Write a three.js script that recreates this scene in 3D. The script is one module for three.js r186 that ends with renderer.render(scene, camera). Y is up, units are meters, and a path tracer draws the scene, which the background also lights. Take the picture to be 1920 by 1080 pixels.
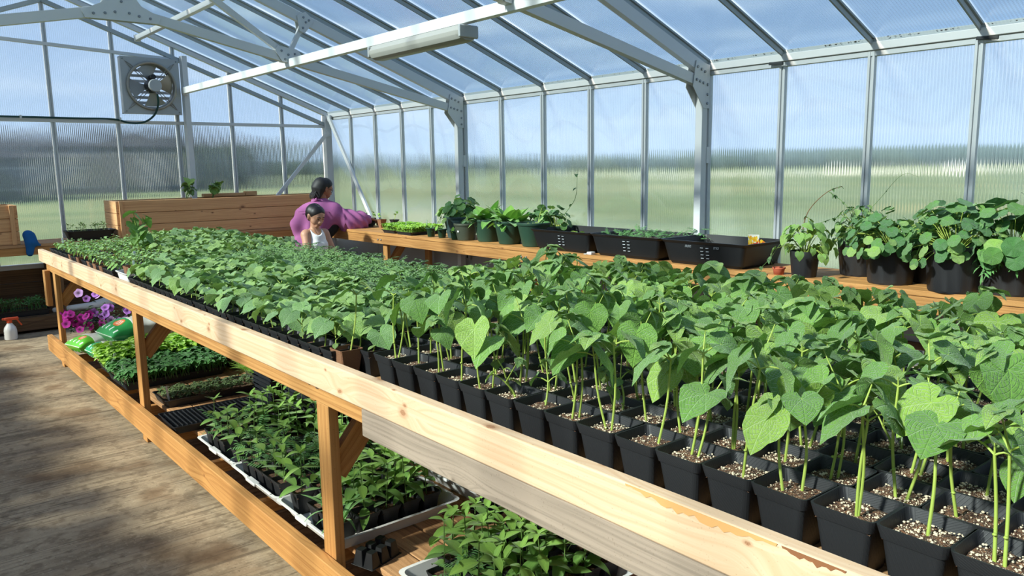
import * as THREE from 'three';
import { RoundedBoxGeometry } from 'three/addons/geometries/RoundedBoxGeometry.js';
import { TextGeometry } from 'three/addons/geometries/TextGeometry.js';
import { FontLoader } from 'three/addons/loaders/FontLoader.js';
import { mergeGeometries, toCreasedNormals } from 'three/addons/utils/BufferGeometryUtils.js';

// ------------------------------------------------------------------ camera, sky, sun, exposure
const scene = new THREE.Scene();
const camera = new THREE.PerspectiveCamera(40.633, 16 / 9, 0.05, 2000);
camera.position.set(0, 1.6, 0);
camera.rotation.set(-0.15531, -0.69444, -0.01529, 'YXZ');
camera.updateMatrixWorld(true);
const renderer = new THREE.WebGLRenderer({ antialias: true });
renderer.toneMapping = THREE.LinearToneMapping;
renderer.toneMappingExposure = 1.27;
renderer.shadowMap.enabled = true;
const SKY_POWER = 1.35, SUN_POWER = 13.5;
const SUN_DIR = new THREE.Vector3(-0.82, 0.54, -0.13).normalize();   // towards the sun: low, from the left wall
const sun = new THREE.DirectionalLight(new THREE.Color(1.0, 0.885, 0.72), SUN_POWER);
sun.position.copy(SUN_DIR).multiplyScalar(40).add(new THREE.Vector3(1.7, 0, -4));
sun.target.position.set(1.7, 0, -4);
sun.castShadow = true; sun.shadow.radius = 8; sun.shadow.mapSize.set(4096, 4096);
Object.assign(sun.shadow.camera, { left: -14, right: 14, top: 14, bottom: -14, near: 1, far: 120 });
scene.add(sun, sun.target);

// ------------------------------------------------------------------ random numbers and noise
const rng = (a) => () => { a = (a + 0x6d2b79f5) | 0; let t = Math.imul(a ^ (a >>> 15), 1 | a); t = (t + Math.imul(t ^ (t >>> 7), 61 | t)) ^ t; return ((t ^ (t >>> 14)) >>> 0) / 4294967296; };
let R = rng(11);
const rr = (a, b) => a + (b - a) * R();
const clamp = THREE.MathUtils.clamp, lerp = THREE.MathUtils.lerp, sstep = THREE.MathUtils.smoothstep;
function lattice(seed, P, Q = P) {                             // tileable value noise of period P by Q
  const r = rng(seed), d = new Float32Array(P * Q); for (let i = 0; i < P * Q; i++) d[i] = r();
  return (x, y) => {
    const xf = Math.floor(x), yf = Math.floor(y); let fx = x - xf, fy = y - yf; fx = fx * fx * (3 - 2 * fx); fy = fy * fy * (3 - 2 * fy);
    const x0 = ((xf % P) + P) % P, x1 = (x0 + 1) % P, y0 = (((yf % Q) + Q) % Q) * P, y1 = ((((yf + 1) % Q) + Q) % Q) * P;
    return lerp(lerp(d[y0 + x0], d[y0 + x1], fx), lerp(d[y1 + x0], d[y1 + x1], fx), fy);
  };
}
const N1 = lattice(3, 64), N2 = lattice(5, 64), N3 = lattice(9, 128), G1 = lattice(13, 4, 64), G2 = lattice(14, 16, 256), G3 = lattice(15, 4, 8), C1 = lattice(16, 4, 4), C2 = lattice(17, 8, 8), C3 = lattice(18, 64, 4);
const fbm = (n, x, y, o = 4) => { let s = 0, a = 0.5, t = 0; for (let i = 0; i < o; i++) { s += a * n(x, y); t += a; x *= 2; y *= 2; a *= 0.5; } return s / t; };
function tex(w, h, fn, o = {}) {
  const d = new Uint8Array(w * h * 4);
  for (let y = 0; y < h; y++) for (let x = 0; x < w; x++) { const c = fn(x / w, y / h), i = (y * w + x) * 4; if (typeof c === 'number') d[i] = d[i + 1] = d[i + 2] = clamp(c, 0, 1) * 255; else { d[i] = clamp(c[0], 0, 255); d[i + 1] = clamp(c[1], 0, 255); d[i + 2] = clamp(c[2], 0, 255); } d[i + 3] = 255; }
  const t = new THREE.DataTexture(d, w, h); t.wrapS = t.wrapT = THREE.RepeatWrapping; t.magFilter = t.minFilter = THREE.LinearFilter;
  if (!o.data) t.colorSpace = THREE.SRGBColorSpace;
  if (o.size) t.repeat.set(1 / o.size[0], 1 / o.size[1]);
  t.needsUpdate = true; return t;
}
function canvasTex(w, h, draw, data) {
  const c = document.createElement('canvas'); c.width = w; c.height = h; draw(c.getContext('2d'), w, h);
  const t = new THREE.CanvasTexture(c); t.wrapS = t.wrapT = THREE.RepeatWrapping; t.magFilter = THREE.LinearFilter; if (!data) t.colorSpace = THREE.SRGBColorSpace; return t;
}
const mix3 = (a, b, t) => [lerp(a[0], b[0], t), lerp(a[1], b[1], t), lerp(a[2], b[2], t)];

// sky: pale at the horizon, blue above, thin white cloud all round
{
  const w = 1024, h = 512, d = new Float32Array(w * h * 4);
  for (let y = 0; y < h; y++) { const el = ((y + 0.5) / h - 0.5) * Math.PI, s = Math.sin(el);
    for (let x = 0; x < w; x++) {
      const t = Math.pow(clamp(s, 0, 1), 0.55), base = s < 0 ? [0.30, 0.33, 0.30] : mix3([0.52, 0.66, 0.84], [0.10, 0.21, 0.45], t);
      const k = 1 / Math.max(0.12, s + 0.12), az = x / w * 64;
      const cl = s > 0 ? sstep(fbm(N1, az * 0.5, y / h * 150, 5) * 0.6 + fbm(N2, az, k * 6, 4) * 0.4, 0.47, 0.78) * 0.6 * sstep(s, 0.0, 0.06) : 0;
      const c = mix3(base, [0.95, 0.98, 1.02], cl), i = (y * w + x) * 4;
      d[i] = c[0]; d[i + 1] = c[1]; d[i + 2] = c[2]; d[i + 3] = 1;
    } }
  const t = new THREE.DataTexture(d, w, h, THREE.RGBAFormat, THREE.FloatType); t.mapping = THREE.EquirectangularReflectionMapping; t.magFilter = t.minFilter = THREE.LinearFilter; t.needsUpdate = true;
  scene.background = t; scene.environment = t; scene.backgroundIntensity = SKY_POWER; scene.environmentIntensity = SKY_POWER;
}

// ------------------------------------------------------------------ names, things, parts
const used = {};
const numbered = (n) => { const k = used[n] = (used[n] ?? -1) + 1; return k ? n + '_' + String(k).padStart(3, '0') : n; };
const V = (x, y, z) => new THREE.Vector3(x, y, z);
function thing(name, label, category, p = [0, 0, 0], turn = 0, group) {
  const o = new THREE.Group(); o.name = numbered(name); o.position.set(...p); o.rotation.y = turn;
  o.userData = { label, category }; if (group) o.userData.group = group; scene.add(o); return o;
}
function struct(name) { const o = new THREE.Group(); o.name = name; o.userData = { kind: 'structure' }; scene.add(o); return o; }
function part(name, geo, mat, parent, label) {
  const m = new THREE.Mesh(Array.isArray(geo) ? merge(geo) : geo, mat); m.name = name; m.castShadow = m.receiveShadow = true; parent.add(m); if (label) m.userData.label = label; return m;
}
const stuffPart = (...a) => { const m = part(...a); m.userData.kind = 'stuff'; return m; };
function copyOf(src, name, label, p, turn = 0, group) {
  const c = src.clone(); c.name = numbered(name); c.position.set(...p); c.rotation.y = turn; c.userData.label = label; if (group) c.userData.group = group; scene.add(c); return c;
}
const ORD = (n) => n + (n % 100 > 10 && n % 100 < 14 ? 'th' : ['th', 'st', 'nd', 'rd'][n % 10] ?? 'th');

// ------------------------------------------------------------------ geometry helpers
function flat(g) { g = g.index ? g.toNonIndexed() : g; for (const k of Object.keys(g.attributes)) if (!['position', 'normal', 'uv'].includes(k)) g.deleteAttribute(k); if (!g.attributes.normal) g.computeVertexNormals(); if (!g.attributes.uv) g.setAttribute('uv', new THREE.Float32BufferAttribute(new Float32Array(g.attributes.position.count * 2), 2)); g.morphAttributes = {}; return g; }
const merge = (a) => a.length === 1 ? a[0] : mergeGeometries(a.map(flat));
function metreUV(g, w, h, d, ou = 0, ov = 0) {                 // uv in metres, u along the longest side
  const p = g.attributes.position, n = g.attributes.normal, uv = new Float32Array(p.count * 2), L = w >= h && w >= d ? 0 : h >= d ? 1 : 2;
  for (let i = 0; i < p.count; i++) {
    const a = [p.getX(i), p.getY(i), p.getZ(i)], m = [Math.abs(n.getX(i)), Math.abs(n.getY(i)), Math.abs(n.getZ(i))], f = m[0] > m[1] && m[0] > m[2] ? 0 : m[1] > m[2] ? 1 : 2;
    const u = L === f ? (f + 1) % 3 : L, v = 3 - f - u;
    uv[2 * i] = a[u] + ou; uv[2 * i + 1] = a[v] + ov + f * 0.17;
  }
  g.setAttribute('uv', new THREE.BufferAttribute(uv, 2)); return g;
}
let board = 0;
function bx(w, h, d, x = 0, y = 0, z = 0, r = 0.003) {
  const rad = Math.min(r, w / 2.2, h / 2.2, d / 2.2), g = r > 0 ? new RoundedBoxGeometry(w, h, d, 1, rad) : flat(new THREE.BoxGeometry(w, h, d)); board++;
  return metreUV(g, w, h, d, (board * 0.377) % 3, (board * 0.231) % 1).translate(x, y, z);
}
const span = (x0, x1, y0, y1, z0, z1, r) => bx(x1 - x0, y1 - y0, z1 - z0, (x0 + x1) / 2, (y0 + y1) / 2, (z0 + z1) / 2, r);
function bar(a, b, w, h, r = 0.002, up = V(0, 1, 0)) {          // a rectangular bar from a to b, w across, h in the plane of up
  a = V(...a); b = V(...b); const dir = b.clone().sub(a), L = dir.length(); dir.normalize();
  const s = V(0, 0, 0).crossVectors(up, dir).normalize(), u = V(0, 0, 0).crossVectors(dir, s), g = bx(w, h, L, 0, 0, 0, r);
  return g.applyMatrix4(new THREE.Matrix4().makeBasis(s, u, dir).setPosition(a.add(b).multiplyScalar(0.5)));
}
function tube(pts, r0, r1 = r0, seg = 6, n = 0) {               // a tapering tube through points, closed at the far end
  let P = pts.map((p) => Array.isArray(p) ? V(...p) : p); if (n) P = new THREE.CatmullRomCurve3(P).getPoints(n);
  const m = P.length, pos = [], uv = [], idx = []; let ref = V(0.3, 0.2, 0.93).normalize();
  for (let i = 0; i < m; i++) {
    const t = P[Math.min(i + 1, m - 1)].clone().sub(P[Math.max(i - 1, 0)]).normalize(), s = ref.clone().addScaledVector(t, -ref.dot(t)).normalize(), b = V(0, 0, 0).crossVectors(t, s), r = lerp(r0, r1, i / (m - 1)); ref = s;
    for (let j = 0; j <= seg; j++) { const a = j / seg * 2 * Math.PI; pos.push(P[i].x + r * (Math.cos(a) * s.x + Math.sin(a) * b.x), P[i].y + r * (Math.cos(a) * s.y + Math.sin(a) * b.y), P[i].z + r * (Math.cos(a) * s.z + Math.sin(a) * b.z)); uv.push(j / seg, i / (m - 1)); }
    if (i) for (let j = 0; j < seg; j++) { const q = (i - 1) * (seg + 1) + j, k = q + seg + 1; idx.push(q, q + 1, k, q + 1, k + 1, k); }
  }
  const e = pos.length / 3; pos.push(P[m - 1].x, P[m - 1].y, P[m - 1].z); uv.push(0.5, 1); for (let j = 0; j < seg; j++) idx.push((m - 1) * (seg + 1) + j, (m - 1) * (seg + 1) + j + 1, e);
  return build(pos, uv, idx);
}
function build(pos, uv, idx) { const g = new THREE.BufferGeometry(); g.setAttribute('position', new THREE.Float32BufferAttribute(pos, 3)); g.setAttribute('uv', new THREE.Float32BufferAttribute(uv, 2)); g.setIndex(idx); g.computeVertexNormals(); return g; }
function loft(rings, capA = true, capB = true, crease = 0.5) {  // rings: arrays of [x,y,z], all of one length, running round
  const n = rings[0].length, pos = [], uv = [], idx = [];
  let v = 0;
  rings.forEach((r, k) => { if (k) v += Math.hypot(r[0][0] - rings[k - 1][0][0], r[0][1] - rings[k - 1][0][1], r[0][2] - rings[k - 1][0][2]); let u = 0;
    for (let j = 0; j <= n; j++) { const p = r[j % n], q = r[(j + n - 1) % n]; if (j) u += Math.hypot(p[0] - q[0], p[1] - q[1], p[2] - q[2]); pos.push(...p); uv.push(u, v); }
    if (k) for (let j = 0; j < n; j++) { const a = (k - 1) * (n + 1) + j, b = a + n + 1; idx.push(a, b, a + 1, a + 1, b, b + 1); } });
  const cap = (r, flip) => { const c = pos.length / 3, m = [0, 0, 0]; r.forEach((p) => p.forEach((q, i) => m[i] += q / n)); pos.push(...m); uv.push(0, 0); r.forEach((p) => { pos.push(...p); uv.push(p[0], p[2]); }); for (let j = 0; j < n; j++) flip ? idx.push(c, c + 1 + j, c + 1 + (j + 1) % n) : idx.push(c, c + 1 + (j + 1) % n, c + 1 + j); };
  if (capA) cap(rings[0], true); if (capB) cap(rings[rings.length - 1], false);
  const g = build(pos, uv, idx); return crease ? toCreasedNormals(g, crease) : g;
}
function rrect(hx, hz, r, y, c = 4) { const out = []; for (const [sx, sz, a0] of [[1, 1, 0], [-1, 1, 1], [-1, -1, 2], [1, -1, 3]]) for (let i = 0; i <= c; i++) { const a = (a0 + i / c) * Math.PI / 2; out.push([sx * (hx - r) + r * Math.cos(a), y, sz * (hz - r) + r * Math.sin(a)]); } return out.reverse(); }
function tub(tx, tz, bxx, bz, h, o = {}) {                      // a tapering rectangular tub with a rim band, hollow
  const { rim = 0.012, lip = 0.002, wall = 0.002, depth = h - 0.006, r = 0.008, band = 0.0025, c = 4 } = o, at = (y, g) => { const t = y / h; return rrect(lerp(bxx, tx, t) / 2 + g, lerp(bz, tz, t) / 2 + g, r, y, c); };
  return loft([at(0, -band), at(h - rim, -band), at(h - rim, 0), at(h - 0.003, lip), at(h, lip), at(h, -wall * 0.6), at(h - depth, -wall - band)], true, true, 0.45);
}
const lathe = (pts, seg = 24) => new THREE.LatheGeometry(pts.map((p) => new THREE.Vector2(p[0], p[1])), seg);
const ball = (r, x, y, z, sx = 1, sy = 1, sz = 1, d = 12) => new THREE.SphereGeometry(r, d, Math.max(4, d * 0.7 | 0)).scale(sx, sy, sz).translate(x, y, z);
function plate(pts, t, o = {}) {                                // flat polygon in xy, thickness t in z
  const s = new THREE.Shape(pts.map((p) => new THREE.Vector2(p[0], p[1]))); return new THREE.ExtrudeGeometry(s, { depth: t, bevelEnabled: false, ...o });
}
// leaves: polar outline round the leaf stalk, tip along +z, upper side +y
const outline = (tab) => (deg) => { deg = Math.abs(deg); for (let i = 1; i < tab.length; i++) if (deg <= tab[i][0]) { const t = (deg - tab[i - 1][0]) / (tab[i][0] - tab[i - 1][0]); return lerp(tab[i - 1][1], tab[i][1], t); } return tab[tab.length - 1][1]; };
const BEAN = outline([[0, 1], [6, 0.93], [15, 0.83], [28, 0.74], [50, 0.68], [75, 0.65], [100, 0.61], [125, 0.55], [150, 0.48], [165, 0.36], [180, 0.14]]);
const CUKE = outline([[0, 1], [8, 0.9], [18, 0.8], [30, 0.78], [42, 0.84], [52, 0.76], [66, 0.7], [80, 0.76], [92, 0.68], [115, 0.6], [140, 0.56], [160, 0.44], [172, 0.24], [180, 0.12]]);
const SQUASH = (d) => 0.8 + 0.08 * Math.cos(d * Math.PI / 180 * 5) - 0.5 * sstep(Math.abs(d), 160, 180);
const LEAFLET = outline([[0, 1], [8, 0.86], [20, 0.62], [45, 0.42], [90, 0.3], [140, 0.24], [180, 0.1]]);
const ROUND = (d) => 0.62 + 0.018 * Math.cos(d * Math.PI / 180 * 7) - 0.05 * Math.cos(d * Math.PI / 180);
function polarLeaf(f, L, o = {}) {
  const { rings = 3, seg = 22, fold = 0.12, droop = 0.25, ripple = 0.03, seed = 1, cup = 0 } = o, r = rng(seed), ph = r() * 6, ph2 = r() * 6, pos = [0, 0, 0], uv = [0.5, 0.55 / 1.6], idx = [];
  for (let k = 1; k <= rings; k++) for (let j = 0; j < seg; j++) {
    const a = (j / seg * 2 - 1) * Math.PI, rad = f(a * 180 / Math.PI) * k / rings, x = Math.sin(a) * rad, z = Math.cos(a) * rad;
    const y = fold * Math.abs(x) - droop * (z > 0 ? z * z : 0.35 * z * z) - 0.12 * droop * x * x + ripple * Math.sin(a * 5 + ph) * (k / rings) ** 2 + ripple * 0.6 * Math.sin(a * 9 + ph2) * (k / rings) ** 3 + cup * rad * rad;
    pos.push(x * L, y * L, z * L); uv.push(0.5 + x / 1.6, (z + 0.55) / 1.6);
  }
  for (let j = 0; j < seg; j++) idx.push(0, 1 + j, 1 + (j + 1) % seg);
  for (let k = 1; k < rings; k++) for (let j = 0; j < seg; j++) { const a = 1 + (k - 1) * seg + j, b = 1 + (k - 1) * seg + (j + 1) % seg; idx.push(a, a + seg, b, b, a + seg, b + seg); }
  return build(pos, uv, idx);
}
function stripLeaf(L, W, o = {}) {                              // lance-shaped leaf
  const { n = 6, fold = 0.25, droop = 0.35, twist = 0, peak = 0.42, base = 0.08 } = o, pos = [], uv = [], idx = [];
  for (let i = 0; i <= n; i++) { const t = i / n, w = W * (t < peak ? lerp(base, 1, Math.sin(t / peak * Math.PI / 2)) : Math.cos((t - peak) / (1 - peak) * Math.PI / 2) ** 0.8) * 0.5 + 0.0002, a = droop * 1.6 * t, z = L * (droop ? Math.sin(a) / (droop * 1.6) : t), y = -L * (droop ? (1 - Math.cos(a)) / (droop * 1.6) : 0);
    for (let j = -1; j <= 1; j++) { pos.push(j * w * Math.cos(twist * t), y + Math.abs(j) * fold * w + j * w * Math.sin(twist * t), z); uv.push(0.5 + j * 0.5, t); }
    if (i) for (let j = 0; j < 2; j++) { const q = (i - 1) * 3 + j; idx.push(q, q + 3, q + 1, q + 1, q + 3, q + 4); } }
  return build(pos, uv, idx);
}
const M4 = (x, y, z, yaw = 0, pitch = 0, roll = 0, s = 1) => new THREE.Matrix4().compose(V(x, y, z), new THREE.Quaternion().setFromEuler(new THREE.Euler(pitch, yaw, roll, 'YXZ')), V(s, s, s));
const put = (g, ...a) => g.clone().applyMatrix4(M4(...a));
function place(m, x, y, z, yaw = 0, pitch = 0, roll = 0, s = 1) { m.position.set(x, y, z); m.rotation.set(pitch, yaw, roll, 'YXZ'); m.scale.setScalar(s); return m; }
// smooth blend of tapered capsules, meshed by surface nets: bodies, clothes, bags
function blob(bones, cell, k = 0.03, cut = null) {
  const lo = [1e9, 1e9, 1e9], hi = [-1e9, -1e9, -1e9];
  for (const b of bones) for (let i = 0; i < 3; i++) { lo[i] = Math.min(lo[i], b[i] - b[6], b[3 + i] - b[7]); hi[i] = Math.max(hi[i], b[i] + b[6], b[3 + i] + b[7]); }
  for (let i = 0; i < 3; i++) { lo[i] -= 2.5 * cell + k * 0.3; hi[i] += 2.5 * cell + k * 0.3; }
  const n = lo.map((l, i) => Math.ceil((hi[i] - l) / cell) + 1), [nx, ny, nz] = n, F = new Float32Array(nx * ny * nz);
  for (let z = 0, q = 0; z < nz; z++) for (let y = 0; y < ny; y++) for (let x = 0; x < nx; x++, q++) {
    const px = lo[0] + x * cell, py = lo[1] + y * cell, pz = lo[2] + z * cell; let d = 1e3;
    for (const b of bones) {
      const ax = b[3] - b[0], ay = b[4] - b[1], az = b[5] - b[2], l2 = ax * ax + ay * ay + az * az, t = l2 > 0 ? clamp(((px - b[0]) * ax + (py - b[1]) * ay + (pz - b[2]) * az) / l2, 0, 1) : 0;
      const e = Math.hypot(px - b[0] - t * ax, py - b[1] - t * ay, pz - b[2] - t * az) - lerp(b[6], b[7], t), h = Math.max(k - Math.abs(d - e), 0) / k; d = Math.min(d, e) - h * h * k * 0.25;
    }
    F[q] = cut ? Math.max(d, cut(px, py, pz)) : d;
  }
  const id = new Int32Array(nx * ny * nz).fill(-1), pos = [], idx = [], sx = 1, sy = nx, sz = nx * ny;
  for (let z = 0; z < nz - 1; z++) for (let y = 0; y < ny - 1; y++) for (let x = 0; x < nx - 1; x++) {
    const q = x + y * sy + z * sz; let c = 0, mx = 0, my = 0, mz = 0, neg = 0; const f = [];
    for (let i = 0; i < 8; i++) { f[i] = F[q + (i & 1) + ((i >> 1) & 1) * sy + (i >> 2) * sz]; if (f[i] < 0) neg++; }
    if (!neg || neg === 8) continue;
    for (let i = 0; i < 8; i++) for (const ax of [1, 2, 4]) if (!(i & ax)) { const j = i | ax; if ((f[i] < 0) !== (f[j] < 0)) { const t = f[i] / (f[i] - f[j]); mx += (i & 1) + (ax === 1 ? t : 0); my += ((i >> 1) & 1) + (ax === 2 ? t : 0); mz += (i >> 2) + (ax === 4 ? t : 0); c++; } }
    id[q] = pos.length / 3; pos.push(lo[0] + (x + mx / c) * cell, lo[1] + (y + my / c) * cell, lo[2] + (z + mz / c) * cell);
  }
  const quad = (a, b, c, d, flip) => { if (a < 0 || b < 0 || c < 0 || d < 0) return; flip ? idx.push(a, c, b, a, d, c) : idx.push(a, b, c, a, c, d); };
  for (let z = 1; z < nz - 1; z++) for (let y = 1; y < ny - 1; y++) for (let x = 1; x < nx - 1; x++) {
    const q = x + y * sy + z * sz, s = F[q] < 0;
    if (s !== F[q + sx] < 0) quad(id[q - sy - sz], id[q - sz], id[q], id[q - sy], !s);
    if (s !== F[q + sy] < 0) quad(id[q - sx - sz], id[q - sx], id[q], id[q - sz], !s);
    if (s !== F[q + sz] < 0) quad(id[q - sx - sy], id[q - sy], id[q], id[q - sx], !s);
  }
  const uv = []; for (let i = 0; i < pos.length; i += 3) uv.push(pos[i] + pos[i + 2], pos[i + 1]);
  return build(pos, uv, idx);
}

// ------------------------------------------------------------------ materials
const std = (color, o = {}) => new THREE.MeshStandardMaterial({ color, roughness: 0.7, ...o });
function wood(seed, base, dark, knot, o = {}) {                 // 1.6 m x 0.4 m of plank
  const { grain = 1, knots = 5, stain = 0, speck = 0.4 } = o, r = rng(seed), ks = []; for (let i = 0; i < knots; i++) ks.push([r(), r(), 0.003 + 0.009 * r() * r(), r() * 9]);
  const f = (u, v) => {
    let bend = 0, kd = 9, kr = 0; const U = u * 1.6, W = v * 0.4;
    for (const k of ks) { let du = Math.abs(u - k[0]); du = Math.min(du, 1 - du) * 1.6; let dv = Math.abs(v - k[1]); dv = Math.min(dv, 1 - dv) * 0.4; const e = Math.hypot(du / 1.7, dv); bend += Math.exp(-((du / 0.09) ** 2) - (dv / 0.05) ** 2) * 0.02 * (v > k[1] ? 1 : -1); if (e / k[2] < kd) { kd = e / k[2]; kr = e; } }
    const g = fbm(G1, u * 4 + seed, (W + bend) * 64 / 0.4, 3), g2 = fbm(G2, u * 16, (W + bend) * 256 / 0.4, 2), big = fbm(G3, u * 4, v * 8 + seed, 3);
    let t = clamp(0.15 + (g - 0.42) * 2.1 * grain + (g2 - 0.5) * 0.5 * grain, 0, 1), c = mix3(base, dark, t);
    c = mix3(c, dark, stain * sstep(big, 0.4, 0.75));
    const sp = N3(u * 640, v * 128); if (speck && sp > 0.93) c = mix3(c, [70, 50, 30], speck * (sp - 0.93) / 0.07);
    if (kd < 2.6) { const q = kd < 1 ? 0.75 + 0.25 * Math.sin(kr * 2600) : 0.4 * (2.6 - kd) / 1.6; c = mix3(c, knot, clamp(q, 0, 1) * 0.85); }
    return c;
  };
  const t = tex(1024, 256, f, { size: [1.6, 0.4] });
  return t;
}
const woodMat = (t, rough = 0.72, bump = 0.0006) => new THREE.MeshStandardMaterial({ map: t, roughness: rough, bumpMap: t, bumpScale: bump });
const M = {
  pine: woodMat(wood(21, [222, 188, 154], [202, 158, 118], [138, 84, 50], { knots: 14, grain: 0.55, speck: 0.25 })),
  orange: woodMat(wood(22, [194, 141, 80], [158, 105, 52], [108, 62, 30], { knots: 6, stain: 0.25, grain: 0.8 })),
  cedar: woodMat(wood(23, [218, 168, 116], [188, 132, 84], [80, 46, 24], { knots: 7, stain: 0.25, grain: 0.6 })),
  grey: woodMat(wood(24, [164, 144, 126], [130, 114, 98], [104, 88, 72], { knots: 4, stain: 0.4, grain: 0.9, speck: 0.4 }), 0.85, 0.001),
  deck: woodMat(wood(25, [196, 150, 104], [152, 110, 72], [88, 56, 32], { knots: 5, stain: 0.6, speck: 1, grain: 0.8 }), 0.82, 0.001),
  dim: woodMat(wood(26, [112, 84, 56], [80, 57, 36], [70, 46, 28], { knots: 4, stain: 0.6 }), 0.85),
  white: std(0xd4d6d6, { roughness: 0.42, metalness: 0.15 }), alu: std(0xc6cacc, { roughness: 0.42, metalness: 0.3 }), bolt: std(0x8d9296, { roughness: 0.35, metalness: 0.9 }),
  bar: std(0xa4adb0, { roughness: 0.5, metalness: 0.2 }), seal: std(0x2c3032, { roughness: 0.6 }),
  black: std(0x17181b, { roughness: 0.42 }), pot: std(0x232325, { roughness: 0.48 }), blackTray: std(0x101113, { roughness: 0.5 }), flat: std(0x24272c, { roughness: 0.5 }), whitePlastic: std(0xe4e2df, { roughness: 0.45 }),
  green: std(0x274434, { roughness: 0.5 }), greenGrey: std(0x3d5354, { roughness: 0.5 }), olive: std(0x4b5142, { roughness: 0.55 }), greenDark: std(0x12331f, { roughness: 0.45 }),
  terracotta: std(0xb3573a, { roughness: 0.8 }), peat: std(0x8a5f42, { roughness: 0.95 }), tag: std(0xf2f3f0, { roughness: 0.5 }), steel: std(0x9a958c, { roughness: 0.4, metalness: 0.6 }), plateGrey: std(0xa9adaf, { roughness: 0.45, metalness: 0.3 }),
  cable: std(0x10403c, { roughness: 0.5 }), galv: std(0xb4b7b8, { roughness: 0.5, metalness: 0.35 }), orangePlastic: std(0xd8522a, { roughness: 0.5 }),
  stem: std(0x9aac4a, { roughness: 0.6 }), stemPale: std(0xb9b95e, { roughness: 0.6 }), stemDark: std(0x5c7a3a, { roughness: 0.6 }), twig: std(0x6d5235, { roughness: 0.8 }),
  perlite: std(0xd6c4a8, { roughness: 0.9 }),
};
M.peat.bumpMap = tex(128, 128, (u, v) => fbm(N2, u * 32, v * 32, 3), { data: 1, size: [0.1, 0.1] }); M.peat.bumpScale = 0.001;
{ const t = tex(256, 64, (u, v) => (((u * 16) % 1) < 0.1 ? 0 : 1) * 0.8 + 0.2 * fbm(N1, u * 8, v * 8), { data: 1, size: [0.128, 0.03] }); M.pot.bumpMap = t; M.pot.bumpScale = 0.00025; }
const soilTex = tex(256, 256, (u, v) => { const n = fbm(N1, u * 16, v * 16, 4), s = N3(u * 128, v * 128), p = N3(u * 64 + 40, v * 64 + 9); let c = mix3([52, 33, 22], [150, 100, 66], clamp((n - 0.3) * 1.7 + (s - 0.5) * 0.5, 0, 1)); if (p > 0.74) c = mix3(c, [222, 202, 174], Math.min(1, (p - 0.74) * 7)); return c; }, { size: [0.07, 0.07] });
M.soil = new THREE.MeshStandardMaterial({ map: soilTex, bumpMap: soilTex, bumpScale: 0.002, roughness: 0.95 });
const C4 = lattice(19, 256, 8);
const concrete = tex(1024, 1024, (u, v) => {
  const line = fbm(C3, u * 64 + 1.6 * fbm(C2, u * 8, v * 8, 3), v * 4, 4), fine = N3(u * 128, v * 128), big = fbm(C1, u * 4, v * 4, 4), st = fbm(C2, u * 8 + 9, v * 8, 4), grit = N3(u * 512, v * 512);
  let c = mix3([174, 154, 126], [146, 127, 102], clamp((big - 0.3) * 1.6, 0, 1)); c = mix3(c, [100, 85, 66], clamp((line - 0.52) * 1.7, 0, 0.42)); c = mix3(c, [112, 95, 74], clamp((fbm(N1, u * 64, v * 64, 3) - 0.5) * 2.2, 0, 0.6)); c = mix3(c, [206, 188, 160], clamp((N3(u * 256, v * 256) - 0.72) * 1.4, 0, 0.4)); c = mix3(c, [96, 70, 46], sstep(st, 0.55, 0.8) * 0.6); c = mix3(c, [84, 70, 54], clamp((fbm(C4, u * 256, v * 8 + 2 * fbm(C2, u * 8, v * 8, 2), 3) - 0.56) * 2.2, 0, 0.5)); c = mix3(c, [190, 174, 148], fine > 0.8 ? (fine - 0.8) * 1.2 : 0);
  return grit > 0.9 ? mix3(c, [70, 56, 42], (grit - 0.9) * 5) : c;
}, { size: [2.6, 2.6] });
M.concrete = new THREE.MeshStandardMaterial({ map: concrete, bumpMap: concrete, bumpScale: 0.005, roughness: 0.92 });

// twin-wall polycarbonate: fluted, slightly milky, passes light
const flute = 11, fluteCol = tex(256, 16, (u) => { const f = (u * 16) % 1; return f < 0.14 ? [250, 252, 253] : f < 0.3 || f > 0.86 ? [196, 208, 216] : [240, 246, 249]; }, { size: [0.019 * 16, 1] });
const fluteRough = tex(256, 16, (u) => { const f = (u * 16) % 1; return f < 0.16 ? 1 : 0.55 + 0.35 * Math.abs(f - 0.55); }, { data: 1, size: [0.019 * 16, 1] });
const fluteBump = tex(256, 16, (u) => { const f = (u * 16) % 1; return 0.5 + 0.5 * Math.cos(f * 2 * Math.PI); }, { data: 1, size: [0.019 * 16, 1] });
const pane = (color, tr) => new THREE.MeshPhysicalMaterial({ color, map: fluteCol, transmission: tr, thickness: 0, roughness: 0.29, roughnessMap: fluteRough, bumpMap: fluteBump, bumpScale: 0.00012, ior: 1.45, side: THREE.DoubleSide });
M.paneWall = pane(0xf7f9f9, 0.88); M.paneRoof = pane(0xf0f6fa, 0.93); 
M.paneFrost = new THREE.MeshPhysicalMaterial({ color: 0xfbfcfc, map: fluteCol, transmission: 0.9, thickness: 0.01, ior: 1.22, roughness: 0.06, bumpMap: fluteBump, bumpScale: 0.001, clearcoat: 1, clearcoatRoughness: 0.03 });   // the sun never comes through these two walls

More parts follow.
